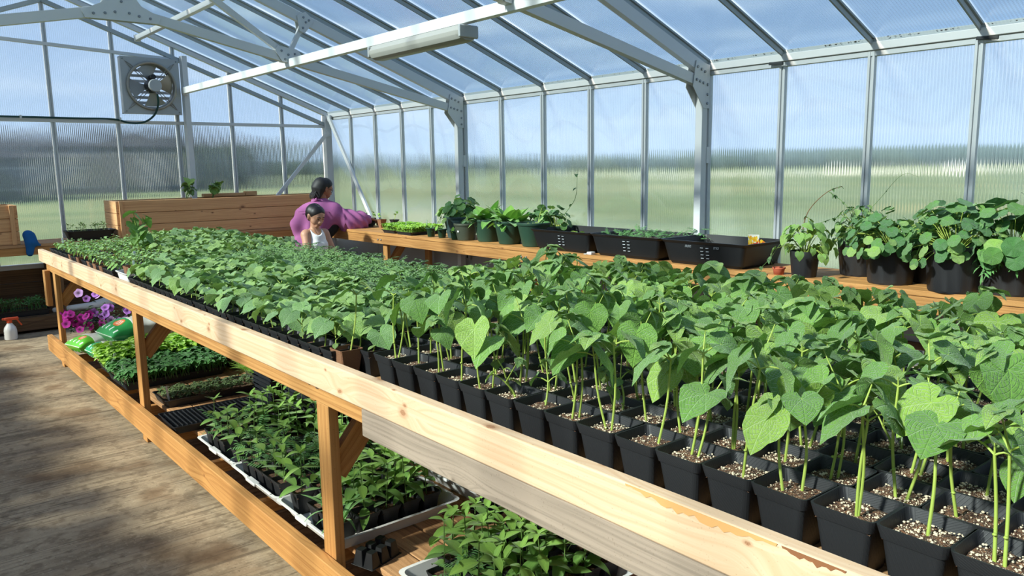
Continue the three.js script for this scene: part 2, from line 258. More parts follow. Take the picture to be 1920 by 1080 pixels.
// leaves: one set of veined textures, coloured by each kind's material
const veins = (bump) => canvasTex(512, 512, (g, w) => {
  g.fillStyle = bump ? '#909090' : '#d2dcd0'; g.fillRect(0, 0, w, w); const r = rng(4), ox = 0.5 * w, oy = w - 0.55 / 1.6 * w, P = (a, d) => [ox + Math.sin(a) * d * w / 1.6, oy - Math.cos(a) * d * w / 1.6];
  for (let i = 0; i < 500; i++) { g.fillStyle = bump ? (r() > 0.5 ? 'rgba(255,255,255,.14)' : 'rgba(0,0,0,.10)') : (r() > 0.5 ? 'rgba(245,255,235,.10)' : 'rgba(110,150,105,.12)'); g.beginPath(); g.ellipse(r() * w, r() * w, 8 + r() * 18, 6 + r() * 10, r() * 3, 0, 7); g.fill(); }
  const line = (a, b, c, wd) => { g.lineWidth = wd; g.beginPath(); g.moveTo(...a); g.quadraticCurveTo(...b, ...c); g.stroke(); };
  for (const [wd, col] of bump ? [[16, 'rgba(60,60,60,.25)'], [8, 'rgba(40,40,40,.4)'], [3, 'rgba(20,20,20,.6)']] : [[7, 'rgba(240,255,205,.45)'], [3, 'rgba(250,255,225,.85)']]) {
    g.strokeStyle = col;
    for (const a of [0, 0.62, -0.62, 1.25, -1.25, 2.1, -2.1]) { const e = P(a, a ? 0.85 : 1); line([ox, oy], P(a * 1.12, 0.45), e, wd * (a ? 0.75 : 1)); const L = a ? 0.7 : 1; for (let i = 1; i < 7; i++) for (const s of [-1, 1]) { const d = i / 7 * L; line(P(a * (1 + 0.1 * (1 - d)), d), P(a + s * 0.22, d + 0.14), P(a + s * (0.42 + 0.1 / d * 0.3), d + 0.2), wd * 0.42); } }
  }
}, bump);
const veinC = veins(false), veinB = veins(true);
const lanceC = canvasTex(64, 256, (g, w, h) => { g.fillStyle = '#d0dccb'; g.fillRect(0, 0, w, h); g.strokeStyle = 'rgba(245,255,220,.7)'; for (const x of [0.5, 0.3, 0.7, 0.15, 0.85]) { g.lineWidth = x === 0.5 ? 4 : 2; g.beginPath(); g.moveTo(0.5 * w, h); g.quadraticCurveTo(x * w, h * 0.5, 0.5 * w, 0); g.stroke(); } });
const leafMat = (c, tr = 0.3, o = {}) => new THREE.MeshPhysicalMaterial({ color: c, map: veinC, bumpMap: veinB, bumpScale: 0.0045, roughness: 0.97, transmission: tr, thickness: 0, clearcoat: 0.18, clearcoatRoughness: 0.45, side: THREE.DoubleSide, ...o });
const lanceMat = (c, tr = 0.3) => leafMat(c, tr, { map: lanceC, bumpMap: lanceC, bumpScale: 0.0008, clearcoat: 0.25 });
M.bean = [leafMat(0x92be4e, 0.34), leafMat(0x80ac48, 0.32), leafMat(0xb2d256, 0.38)]; M.cuke = [leafMat(0x9cc270), leafMat(0x8ab266), leafMat(0xaacb64)]; M.youngLeaf = leafMat(0xb2e258, 0.42);
M.nast = [leafMat(0x5c9448), leafMat(0x74a84a, 0.34), leafMat(0xb4d964, 0.4)]; M.pepper = lanceMat(0x98bf62); M.tomato = lanceMat(0x86ac58); M.zinnia = [lanceMat(0x84b04e), lanceMat(0xa0c656)]; M.marigold = lanceMat(0x72ac60); M.grass = lanceMat(0x94c87c);
M.micro = lanceMat(0xcdf650, 0.38); M.microDark = lanceMat(0x6aa856); M.microRed = lanceMat(0x8fa86a);

// ------------------------------------------------------------------ the greenhouse shell
const CX = 1.70, XW = 4.93, XL = 2 * CX - XW, ZB = -9.71, ZF = 2.49, EAVE = 2.33, SL = 0.384, RIDGE = EAVE + (XW - CX) * SL, PZ = 0.61;
const roofY = (x) => RIDGE - Math.abs(x - CX) * SL;
// a pane with two skins in its own xy plane, u across in metres so that flutes run up; topL/topR: heights of its corners
function paneGeo(w, hl, hr, bow = 0, nx = 4, ny = 8, t = 0.008) {
  const pos = [], uv = [], idx = [];
  for (let s = 0; s < 2; s++) for (let j = 0; j <= ny; j++) for (let i = 0; i <= nx; i++) { const u = i / nx, v = j / ny, h = lerp(hl, hr, u); pos.push((u - 0.5) * w, v * h, (s - 0.5) * t + bow * Math.sin(u * Math.PI) * Math.sin(v * Math.PI) + bow * 0.5 * Math.sin(u * 5 + v * 9)); uv.push(u * w, v * h); }
  const m = (nx + 1) * (ny + 1);
  for (let s = 0; s < 2; s++) for (let j = 0; j < ny; j++) for (let i = 0; i < nx; i++) { const a = s * m + j * (nx + 1) + i, b = a + nx + 1; s ? idx.push(a, a + 1, b, a + 1, b + 1, b) : idx.push(a, b, a + 1, a + 1, b, b + 1); }
  return build(pos, uv, idx);
}
// ground, field beyond
{
  const g = struct('ground'), t = tex(512, 512, (u, v) => { const n = fbm(N1, u * 16, v * 16, 4), b = fbm(N2, u * 4, v * 8, 3); return mix3(mix3([82, 102, 64], [110, 124, 84], clamp((n - 0.3) * 2, 0, 1)), [160, 150, 108], sstep(b, 0.5, 0.72) * 0.5); }, { size: [60, 60] });
  const pg = new THREE.PlaneGeometry(2400, 2400, 8, 8).rotateX(-Math.PI / 2); { const uv = pg.attributes.uv; for (let i = 0; i < uv.count; i++) uv.setXY(i, uv.getX(i) * 2400, uv.getY(i) * 2400); }
  part('field', pg.translate(0, -0.12, 0), new THREE.MeshStandardMaterial({ map: t, roughness: 1 }), g);
}
{ const f = struct('floor'); part('slab', span(XL - 0.1, XW + 0.1, -0.15, 0, ZB - 0.1, ZF + 0.1, 0), M.concrete, f); }
{
  const panes = [0, 1, 2, 3].map((i) => paneGeo(PZ - 0.03, 1.53, 1.53, [0.005, -0.004, 0.006, -0.006][i], 10, 18));
  for (const [side, x, turn] of [['right', XW, -Math.PI / 2], ['left', XL, Math.PI / 2]]) {
    const w = struct('wall_' + side), s = side === 'right' ? 1 : -1, sill = 0.74;
    for (let i = 0; i < 20; i++) { const p = part('pane', panes[(i * 7) % 4], side === 'right' ? M.paneFrost : M.paneWall, w); p.position.set(x + s * 0.012, sill, ZB + (i + 0.5) * PZ); p.rotation.y = turn; }
    for (let i = 0; i <= 20; i++) { const z = ZB + i * PZ; part('mullion', [span(x - 0.012, x + 0.03, sill, EAVE - 0.06, z - 0.022, z - 0.006, 0.002), span(x - 0.012, x + 0.03, sill, EAVE - 0.06, z + 0.006, z + 0.022, 0.002), span(x + 0.0, x + 0.03, sill, EAVE - 0.06, z - 0.006, z + 0.006, 0)], M.alu, w); }
    part('header', span(x - 0.02, x + 0.035, EAVE - 0.055, EAVE - 0.005, ZB, ZF, 0.004), M.white, w); part('header', span(x - 0.008, x + 0.03, EAVE - 0.09, EAVE - 0.058, ZB, ZF, 0.003), M.alu, w);
    if (s > 0) for (const z of [-3.02, -1.72]) part('latch', bar([x - 0.03, 2.268, z - 0.07], [x - 0.05, 2.255, z + 0.05], 0.012, 0.02, 0.004), M.seal, w);
    part('sill_rail', span(x - 0.03, x + 0.04, sill - 0.05, sill + 0.01, ZB, ZF, 0.003), M.alu, w);
    for (let i = 0; i < 10; i++) part('kneewall_panel', span(x - 0.012, x + 0.03, 0.44, sill - 0.05, ZB + i * 1.22 + 0.002, ZB + (i + 1) * 1.22 - 0.002, 0.002), M.galv, w);
    for (const y of [0.05, 0.2, 0.35]) part('kneewall_board', span(x - 0.035, x + 0.03, y, y + 0.14, ZB, ZF, 0.004), M.dim, w);
  }
}
{
  const c = struct('ceiling'), Ls = (XW + 0.05 - CX) / Math.cos(Math.atan(SL)), an = Math.atan(SL), gs = [0, 1, 2].map((i) => paneGeo(PZ - 0.03, Ls, Ls, [0.003, -0.003, 0.002][i], 6, 14));
  for (const s of [1, -1]) for (let i = 0; i < 20; i++) { const p = part('pane', gs[(i * 5) % 3], M.paneRoof, c), z = ZB + (i + 0.5) * PZ; p.position.set(CX + s * (XW + 0.05 - CX), EAVE - 0.02 + 0.035, z); p.rotation.set(-(Math.PI / 2 - an), s * Math.PI / 2, 0, 'YXZ'); }
  for (const s of [1, -1]) for (let i = 0; i <= 20; i++) { const z = ZB + i * PZ; part('glazing_bar', [bar([CX, RIDGE - 0.02, z], [CX + s * (XW + 0.02 - CX), EAVE - 0.02, z], 0.012, 0.03), bar([CX, RIDGE + 0.008, z], [CX + s * (XW + 0.02 - CX), EAVE + 0.008, z], 0.032, 0.014)], M.bar, c); }
  for (const s of [1, -1]) { const x = CX + s * (XW + 0.02 - CX); part('eave_gutter', span(x - 0.03, x + 0.05, EAVE - 0.005, EAVE + 0.02, ZB, ZF, 0.003), M.bar, c); }
  // crumbs of soil and moss caught along the eave
  const r = rng(31), cr = []; for (let i = 0; i < 700; i++) { const z = ZB + 4 + r() * 8.2, e = r() * r() * 0.03, x = XW + 0.0 - e; cr.push(new THREE.OctahedronGeometry(0.002 + r() * 0.004).scale(1, 0.5, 1.6).translate(x, EAVE - 0.03 + (XW + 0.05 - x) * SL + 0.016, z)); }
  stuffPart('dirt', cr, std(0x4b3d2c, { roughness: 1 }), c);
  part('ridge_beam', [span(CX - 0.04, CX + 0.04, RIDGE - 0.07, RIDGE + 0.03, ZB, ZF, 0.004)], M.white, c);
}
{
  const GX = 0.646, girt = [2.16, 2.95];
  for (const [side, z, s] of [['back', ZB, 1], ['front', ZF, -1]]) {
    const w = struct('wall_' + side), low = 0.64;
    for (let k = -5; k < 5; k++) { const x0 = CX + k * GX, x1 = x0 + GX; const p = part('pane', paneGeo(GX - 0.03, roofY(x0) - 0.02 - low, roofY(x1) - 0.02 - low, [0.003, -0.003][k & 1], 6, 12), side === 'back' ? M.paneFrost : M.paneWall, w); p.position.set((x0 + x1) / 2, low, z - s * 0.015); }
    for (let k = -5; k <= 5; k++) { const x = CX + k * GX, top = roofY(x) - 0.02; part('mullion', [span(x - 0.02, x - 0.006, low, top, z - 0.03, z + 0.02, 0.002), span(x + 0.006, x + 0.02, low, top, z - 0.03, z + 0.02, 0.002), span(x - 0.006, x + 0.006, low, top, z - 0.03, z + 0.008, 0)], M.alu, w); }
    for (const sd of [1, -1]) { part('rafter', bar([CX, RIDGE - 0.03, z + s * 0.01], [CX + sd * (XW - CX), EAVE - 0.03, z + s * 0.01], 0.06, 0.045), M.white, w); part('rafter', bar([CX, RIDGE - 0.17, z + s * 0.01], [CX + sd * (XW - CX - 0.03), EAVE - 0.16, z + s * 0.01], 0.05, 0.045), M.bar, w); }
    part('girt', span(XL, XW, girt[0] - 0.018, girt[0] + 0.018, z - 0.03, z + 0.026 * s + 0.0, 0.002), M.white, w);
    part('girt', bar([CX - 1.6, 3.04, z + 0.005 * s], [CX + 1.32, 2.885, z + 0.005 * s], 0.04, 0.035), M.white, w);
    part('sill_rail', span(XL, XW, low - 0.05, low, z - 0.04, z + 0.04, 0.003), M.alu, w);
    for (const y of [0, 0.15, 0.3, 0.45]) part('kneewall_board', span(XL, XW, y, y + 0.145, z - 0.03, z + 0.03, 0.004), M.dim, w);
    for (const x of [XL + 0.03, XW - 0.03]) part('corner_post', span(x - 0.045, x + 0.045, 0, EAVE - 0.03, z + s * 0.0 - 0.04, z + s * 0.0 + 0.07, 0.004), M.white, w);
  }
}
// roof trusses, each a frame of posts, chords, webs and bolted plates
function truss(z, label) {
  const t = thing('roof_truss', label, 'truss', [CX, 0, z], 0, 'white roof trusses'), H = 0.03, bolt = (a, par) => { part('bolt', a.map(([x, y]) => new THREE.CylinderGeometry(0.009, 0.011, 0.008, 8).rotateX(Math.PI / 2).translate(x - CX, y, H + 0.009)), M.bolt, par); };
  const B = (a, b, w, h) => bar([a[0] - CX, a[1], 0], [b[0] - CX, b[1], 0], w, h), mir = (p) => [2 * CX - p[0], p[1]];
  const P = (pts, b, name = 'gusset_plate') => { for (const s of [1, -1]) { const q = s > 0 ? pts : pts.map(mir).reverse(); const g = [plate(q.map(([x, y]) => [x - CX, y]), 0.005).translate(0, 0, H), plate(q.map(([x, y]) => [x - CX, y]), 0.005).translate(0, 0, -H - 0.005)]; const m = part(name, g, M.white, t); bolt(s > 0 ? b : b.map(mir), m); } };
  for (const s of [0, 1]) {
    const f = s ? mir : (p) => p;
    part('post', span(f([4.855, 0])[0] - CX - 0.032, f([4.855, 0])[0] - CX + 0.032, 0.012, 2.28, -0.03, 0.03, 0.003), M.white, t); part('post_plate', span(f([4.855, 0])[0] - CX - 0.06, f([4.855, 0])[0] - CX + 0.06, 0, 0.012, -0.06, 0.06, 0.001), M.bolt, t);
    part('upper_chord', B(f([4.84, 2.285]), f([CX, 3.47]), 0.05, 0.085), M.white, t); part('lower_chord', B(f([4.8, 2.19]), f([CX, 2.83]), 0.05, 0.075), M.white, t);
    part('web', B(f([3.03, 2.58]), f([1.76, 3.42]), 0.04, 0.05), M.white, t); part('web', B(f([3.03, 2.58]), f([3.2, 2.9]), 0.03, 0.04), M.white, t);
    part('bracket', [span(f([4.9, 0])[0] - CX - 0.03, f([4.9, 0])[0] - CX + 0.03, 1.6, 1.605, -0.03, 0.03, 0), span(f([4.905, 0])[0] - CX - 0.02, f([4.905, 0])[0] - CX + 0.02, 1.6, 1.72, 0.03, 0.034, 0)], M.white, t);
  }
  part('king_post', span(-0.025, 0.025, 2.8, 3.5, -0.025, 0.025, 0.003), M.white, t);
  P([[4.74, 2.335], [4.82, 2.325], [4.9, 2.31], [4.9, 2.0], [4.83, 2.0], [4.705, 2.15]], [[4.755, 2.29], [4.80, 2.275], [4.84, 2.26], [4.745, 2.2], [4.785, 2.19], [4.825, 2.18], [4.875, 2.17], [4.875, 2.1], [4.875, 2.035]]);
  P([[2.9, 2.62], [2.93, 2.66], [3.1, 2.64], [3.14, 2.6], [3.13, 2.51], [2.96, 2.53]], [[2.96, 2.62], [3.02, 2.59], [3.08, 2.6], [2.99, 2.55], [3.07, 2.53]], 'node_plate');
  P([[3.14, 2.8], [3.19, 2.79], [3.28, 2.9], [3.2, 2.97], [3.12, 2.93]], [[3.17, 2.83], [3.2, 2.88], [3.18, 2.92], [3.23, 2.9]], 'node_plate');
  const cg = [[1.44, 2.74], [1.96, 2.74], [1.98, 2.79], [1.84, 2.86], [1.76, 2.98], [1.74, 3.12], [1.66, 3.12], [1.64, 2.98], [1.56, 2.86], [1.42, 2.79]];
  const cgm = part('gusset_plate', [plate(cg.map(([x, y]) => [x - CX, y]), 0.005).translate(0, 0, H), plate(cg.map(([x, y]) => [x - CX, y]), 0.005).translate(0, 0, -H - 0.005)], M.white, t); bolt([[1.5, 2.775], [1.58, 2.785], [1.65, 2.8], [1.75, 2.8], [1.82, 2.785], [1.9, 2.775], [1.7, 2.88], [1.7, 2.96], [1.7, 3.05]], cgm);
}
truss(-6.66, 'white roof truss whose post stands behind the grey green planter on the right bench');
truss(-3.61, 'white roof truss whose post stands between the second and third long black tray');
truss(-0.56, 'white roof truss nearest the camera, above the black nursery pots'); truss(2.3, 'white roof truss behind the camera by the front wall');
{ const w = thing('wall_post', 'tall white post beside the exhaust fan in the end wall', 'post', [3.08, 0, ZB + 0.09]); part('tube', span(-0.03, 0.03, 0, 2.92, -0.05, 0.05, 0.003), M.white, w); part('foot_plate', span(-0.06, 0.06, 0, 0.012, -0.07, 0.07, 0.001), M.bolt, w); }
{ const b = thing('roof_beam', 'bright white roof beam running lengthwise from the fan to above the camera', 'beam', [3.04, 2.52, ZB + 0.15]); part('tube', span(-0.027, 0.027, -0.035, 0.035, 0, 12, 0.003), M.white, b); part('end_bracket', span(-0.012, 0.05, -0.05, 0.05, -0.02, 0.02, 0.002), M.white, b); }
{ const b = thing('roof_beam', 'thin white purlin high up left of the bright lengthwise beam', 'beam', [2.6, 3.08, ZB + 0.1]); part('tube', span(-0.025, 0.025, -0.025, 0.025, 0, 11.9, 0.003), M.white, b); part('end_bracket', span(-0.03, 0.03, -0.035, 0.035, -0.03, 0.03, 0.002), M.white, b); }
{ const b = thing('roof_beam', 'white roof beam over the aisle side, outside the frame', 'beam', [0.36, 2.52, ZB + 0.15]); part('tube', span(-0.027, 0.027, -0.035, 0.035, 0, 12, 0.003), M.white, b); }
{ const b = thing('roof_beam', 'thin white purlin over the aisle side, outside the frame', 'beam', [0.8, 3.08, ZB + 0.1]); part('tube', span(-0.025, 0.025, -0.025, 0.025, 0, 11.9, 0.003), M.white, b); }
{ const b = thing('corner_brace', 'white diagonal brace across the end wall corner behind the purple shirt', 'brace', [4.86, 2.08, ZB + 0.13]); part('tube', bar([0, 0, 0], [-1.05, -1.13, 0], 0.03, 0.045), M.white, b); part('end_plate', span(-0.04, 0.03, -0.05, 0.03, -0.012, 0.012, 0.001), M.alu, b); }
{ const b = thing('corner_brace', 'white diagonal brace leaning down along the right wall to the bench end', 'brace', [4.885, 2.27, ZB + 0.12]); part('tube', bar([0, 0, 0], [0, -1.35, 1.06], 0.03, 0.05), M.white, b); part('end_plate', span(-0.012, 0.012, -0.05, 0.03, -0.04, 0.05, 0.001), M.alu, b); }

// exhaust fan and its cable on the end wall
{
  const f = thing('exhaust_fan', 'square grey exhaust fan with dark motor high on the end wall', 'fan', [2.70, 2.56, ZB + 0.06], 0);
  const S = 0.31, h = new THREE.Shape([[-S, -S], [S, -S], [S, S], [-S, S]].map((p) => new THREE.Vector2(...p))); const hole = new THREE.Path(); hole.absarc(0, 0, 0.245, 0, Math.PI * 2, true); h.holes.push(hole);
  part('housing_plate', new THREE.ExtrudeGeometry(h, { depth: 0.012, bevelEnabled: true, bevelThickness: 0.003, bevelSize: 0.003, bevelSegments: 1, curveSegments: 40 }).translate(0, 0, 0.06), M.plateGrey, f);
  part('housing_side', [span(-S, -S + 0.008, -S, S, -0.03, 0.062, 0.001), span(S - 0.008, S, -S, S, -0.03, 0.062, 0.001), span(-S, S, S - 0.008, S, -0.03, 0.062, 0.001), span(-S, S, -S, -S + 0.008, -0.03, 0.062, 0.001)], M.white, f);
  part('ring', new THREE.LatheGeometry([[0.238, -0.02], [0.238, 0.08], [0.245, 0.098], [0.268, 0.1], [0.272, 0.085], [0.25, 0.07], [0.246, -0.02]].map((p) => new THREE.Vector2(...p)), 48).rotateX(Math.PI / 2), M.steel, f);
  for (let i = 0; i < 4; i++) { const bl = paneBlade(); part('blade', bl.rotateZ(i * Math.PI / 2 + 0.15), M.steel, f); }
  const mo = part('motor', [new THREE.CylinderGeometry(0.07, 0.075, 0.15, 24).rotateX(Math.PI / 2).translate(0, 0, 0.11)], M.black, f); part('motor_cap', new THREE.CylinderGeometry(0.066, 0.072, 0.03, 24).rotateX(Math.PI / 2).translate(0.004, -0.004, 0.2), M.plateGrey, mo); part('capacitor', [new THREE.CylinderGeometry(0.028, 0.028, 0.1, 14).rotateX(Math.PI / 2).translate(0, 0.095, 0.12)], M.black, mo);
  for (let i = 0; i < 4; i++) { const a = Math.PI / 4 + i * Math.PI / 2, c = Math.cos(a), s = Math.sin(a); const w = part('wire_bracket', [tube([[c * 0.06 - s * 0.012, s * 0.06 + c * 0.012, 0.1], [c * 0.3 - s * 0.012, s * 0.3 + c * 0.012, 0.085], [c * 0.37, s * 0.37, 0.08], [c * 0.3 + s * 0.012, s * 0.3 - c * 0.012, 0.085], [c * 0.06 + s * 0.012, s * 0.06 - c * 0.012, 0.1]], 0.004, 0.004, 6)], M.steel, f); }
  for (let i = -4; i <= 4; i++) part('louvre', new THREE.BoxGeometry(0.56, 0.003, 0.06).rotateX(0.6).translate(0, i * 0.06, -0.05), i & 1 ? M.alu : M.steel, f);
  for (const [x, y] of [[-1, -1], [1, -1], [1, 1], [-1, 1]]) part('bolt', new THREE.CylinderGeometry(0.008, 0.008, 0.012, 8).rotateX(Math.PI / 2).translate(x * 0.285, y * 0.285, 0.078), M.bolt, f);
  const c = thing('power_cable', 'dark green cable hanging from the fan motor and running left along the rail', 'cable', [2.7, 2.16, ZB + 0.05]);
  part('sheath', tube([[0.02, 0.3, 0.2], [0.03, 0.2, 0.17], [0.0, 0.08, 0.1], [-0.1, -0.0, 0.05], [-0.25, -0.012, 0.015], [-0.38, 0.022, 0.0], [-0.8, 0.026, 0.0], [-1.5, 0.028, 0.0], [-2.6, 0.03, 0], [-4.0, 0.03, 0]], 0.011, 0.011, 8, 60), M.cable, c); part('clip', [-0.34, -1.3].map((x) => bx(0.02, 0.04, 0.03, x, 0.026, -0.003, 0.002)), M.white, c);
}
function paneBlade() { const pos = [], uv = [], idx = []; for (let i = 0; i <= 6; i++) for (let j = 0; j <= 4; j++) { const r = 0.06 + 0.17 * i / 6, a = (j / 4 - 0.5) * (0.75 + 0.25 * i / 6), tw = 0.55 - 0.2 * i / 6; pos.push(r * Math.cos(a), r * Math.sin(a), 0.05 + r * a * tw * 0.6); uv.push(i / 6, j / 4); if (i && j) { const q = (i - 1) * 5 + j - 1; idx.push(q, q + 5, q + 1, q + 1, q + 5, q + 6); } } return build(pos, uv, idx); }
// fluorescent fixture under the beam
{
  const l = thing('ceiling_light', 'long pale batten light unlit under the bright roof beam', 'light', [3.04, 2.44, -4.6]);
  part('housing', loft([-0.56, -0.53, 0.53, 0.56].map((z, k) => { const s = k % 3 ? 1 : 0.86; return [[-0.055, 0.035], [-0.08, 0.0], [-0.077, -0.025], [-0.06, -0.05], [-0.03, -0.064], [0.03, -0.064], [0.06, -0.05], [0.077, -0.025], [0.08, 0], [0.055, 0.035]].map(([x, y]) => [x * s, y * s, z]).reverse(); }), true, true, 0.5), std(0x9c9b96, { roughness: 0.4 }), l);
  for (const s of [-1, 1]) part('end_cap', bx(0.15, 0.08, 0.022, 0, -0.005, s * 0.561, 0.01), M.plateGrey, l); part('hanger', [span(-0.02, 0.02, 0.03, 0.05, 0.4, 0.42, 0), span(-0.02, 0.02, 0.03, 0.05, -0.42, -0.4, 0)], M.bolt, l);
}

// ------------------------------------------------------------------ benches and boxes (built in world metres)
const wp = (name, geo, mat, t, label) => { const g = Array.isArray(geo) ? merge(geo) : geo; return part(name, g.translate(-t.position.x, -t.position.y, -t.position.z), mat, t, label); };
const DECK = 0.885, SHELF = 0.19, BENCH = 0.9;
{
  const t = thing('seedling_table', 'long wooden table crowded with potted seedlings, with a pale front rail and open lower shelf', 'table', [1.88, 0, -3.7]);
  const rail = wp('front_rail', span(1.122, 1.162, 0.866, 0.967, -7.62, 0.35, 0.006), M.pine, t, 'pale fresh pine rail');
  wp('front_beam', span(1.163, 1.201, 0.79, 0.905, -7.56, 0.3, 0.004), M.orange, t); wp('grey_board', span(1.124, 1.1625, 0.776, 0.8655, -2.09, 0.3, 0.004), M.grey, t, 'weathered grey board under the rail');
  wp('back_beam', span(2.6, 2.638, 0.79, 0.93, -7.56, 0.3, 0.004), M.orange, t); for (const z of [-7.58, -5.1, -2.6, 0.25]) wp('cross_beam', span(1.2, 2.6, 0.76, 0.855, z - 0.019, z + 0.019, 0.003), M.orange, t);
  for (const z of [-7.29, -4.87, -2.45, -0.03]) {
    wp('leg', span(1.166, 1.205, 0, 0.79, z - 0.045, z + 0.045, 0.004), M.orange, t); wp('leg', span(2.6, 2.638, 0, 0.79, z - 0.045, z + 0.045, 0.004), M.orange, t);
    wp('brace', bar([1.2, 0.53, z], [1.42, 0.79, z], 0.09, 0.038, 0.003, V(0, 0, 1)), M.orange, t); wp('brace', bar([2.6, 0.53, z], [2.38, 0.79, z], 0.09, 0.038, 0.003, V(0, 0, 1)), M.orange, t);
  }
  wp('end_block', span(1.12, 1.161, 0.5, 0.8, -7.5, -7.41, 0.004), M.orange, t);
  for (let i = 0; i < 10; i++) wp('deck_board', span(1.203 + i * 0.1395, 1.203 + i * 0.1395 + 0.136, 0.86, DECK, -7.55, 0.3, 0.003), M.deck, t);
  wp('shelf_rail', span(1.122, 1.163, 0.09, 0.225, -7.62, 0.3, 0.005), M.orange, t); wp('shelf_rail', span(2.56, 2.6, 0.09, 0.225, -7.6, 0.3, 0.005), M.orange, t);
  for (let i = 0; i < 13; i++) wp('joist', span(1.163, 2.56, 0.1, 0.164, -7.5 + i * 0.61, -7.462 + i * 0.61, 0.003), M.orange, t);
  for (let i = 0; i < 9; i++) wp('shelf_board', span(1.285 + i * 0.141, 1.285 + i * 0.141 + 0.134, 0.165, SHELF - 0.003 * (i % 3 === 1), -7.5, 0.3, 0.004), M.deck, t);
  for (const [z, y] of [[-2.53, 0.853], [-2.47, 0.851]]) wp('bolt', new THREE.SphereGeometry(0.012, 12, 8).scale(0.6, 1, 1).translate(1.162, y, z), M.bolt, t);
  { const r = rng(5), jag = (z0, z1, d0, d1, n) => { const a = [[z0, 0.9655], [z1, 0.9655]]; for (let i = n; i >= 0; i--) { const t = i / n; a.push([lerp(z0 + 0.002, z1 - 0.002, t), 0.9655 - lerp(d0, d1, r()) * Math.sin(Math.PI * clamp(t, 0.04, 0.96)) ** 0.6]); } return a; }, pl = (p) => plate(p, 0.0012).rotateY(-Math.PI / 2).translate(1.1222, 0, 0);
    wp('wane_edge', pl(jag(-1.0, -0.66, 0.008, 0.022, 26)), std(0xd29c60, { roughness: 0.85, bumpMap: M.grey.map, bumpScale: 0.001 }), t, 'torn orange inner bark along the edge'); wp('bark_strip', pl(jag(-0.652, -0.54, 0.004, 0.014, 14)), std(0x8a5836, { roughness: 0.95 }), t, 'brown strip of bark on the edge'); }
  const font = await new FontLoader().loadAsync('fonts/droid/droid_sans_regular.typeface.json');
  const st = (txt, size, x, y, z, turnZ) => new TextGeometry(txt, { font, size, depth: 0.0006, curveSegments: 3 }).rotateZ(turnZ).rotateY(-Math.PI / 2).translate(x, y, z);
  const ink = std(0x8a7660, { roughness: 0.9 }); wp('stamp', [st('46', 0.016, 1.1215, 0.895, -0.586, 1.45)], ink, t, 'faded stamped number 46');
}
{
  const t = thing('work_bench', 'wooden bench along the right glazed wall holding green pots and long black trays', 'bench', [4.64, 0, -3.3]);
  for (let i = 0; i < 4; i++) wp('deck_board', span(4.366 + i * 0.135, 4.366 + i * 0.135 + 0.131, 0.868, BENCH, -9.05, 2.1, 0.004), M.orange, t);
  wp('fascia', span(4.372, 4.41, 0.774, 0.866, -9.03, -4.4, 0.004), M.orange, t); wp('fascia', span(4.372, 4.41, 0.774, 0.866, -4.397, 2.1, 0.004), M.orange, t);
  for (const z of [-7.48, -5.04, -2.6, -0.16, 1.75]) { wp('leg', span(4.412, 4.452, 0, 0.868, z - 0.045, z + 0.045, 0.004), M.orange, t); wp('leg', span(4.8, 4.84, 0, 0.868, z + 0.2, z + 0.29, 0.004), M.orange, t); wp('brace', bar([4.45, 0.5, z], [4.72, 0.866, z], 0.09, 0.038, 0.003, V(0, 0, 1)), M.orange, t); for (const dz of [-0.015, 0.05]) wp('bolt', new THREE.SphereGeometry(0.011, 10, 7).translate(4.372, 0.82, z - 0.06 + dz), M.bolt, t); }
  for (const x of [4.5, 4.62, 4.74]) wp('low_board', span(x, x + 0.1, 0.3, 0.335, -9, 2.0, 0.003), M.dim, t); for (const z of [-7.48, -5.04, -2.6, -0.16]) wp('joist', span(4.42, 4.84, 0.21, 0.3, z - 0.065, z - 0.046, 0.003), M.dim, t);
  const o = thing('outlet_box', 'small grey outlet box on the low wall under the right bench', 'outlet', [4.9, 0.66, -6.62]); part('box', bx(0.03, 0.07, 0.12, 0, 0, 0, 0.006), M.plateGrey, o); part('socket', [-0.025, 0.025].map((z) => bx(0.006, 0.03, 0.022, -0.017, 0, z, 0.002)), M.seal, o);
}
{
  const t = thing('work_bench', 'wooden bench along the end wall carrying the long cedar planter box', 'bench', [1.4, 0, -9.4]);
  for (let i = 0; i < 4; i++) wp('deck_board', span(XL + 0.06, 4.34, 0.868, BENCH, -9.08 - (i + 1) * 0.138, -9.08 - i * 0.138 - 0.004, 0.004), M.deck, t);
  wp('fascia', span(XL + 0.06, 4.34, 0.79, 0.866, -9.12, -9.084, 0.004), M.orange, t); for (const x of [-1.2, 0.2, 1.5, 2.9, 4.2]) { wp('leg', span(x - 0.045, x + 0.045, 0, 0.868, -9.16, -9.122, 0.004), M.dim, t); wp('leg', span(x - 0.045, x + 0.045, 0, 0.868, -9.62, -9.58, 0.004), M.dim, t); }
  for (let i = 0; i < 4; i++) wp('low_board', span(XL + 0.06, 4.3, 0.135, 0.165, -9.1 - (i + 1) * 0.125, -9.1 - i * 0.125 - 0.004, 0.003), M.dim, t); wp('low_fascia', span(XL + 0.06, 4.3, 0.03, 0.16, -9.1, -9.062, 0.004), M.dim, t);
}
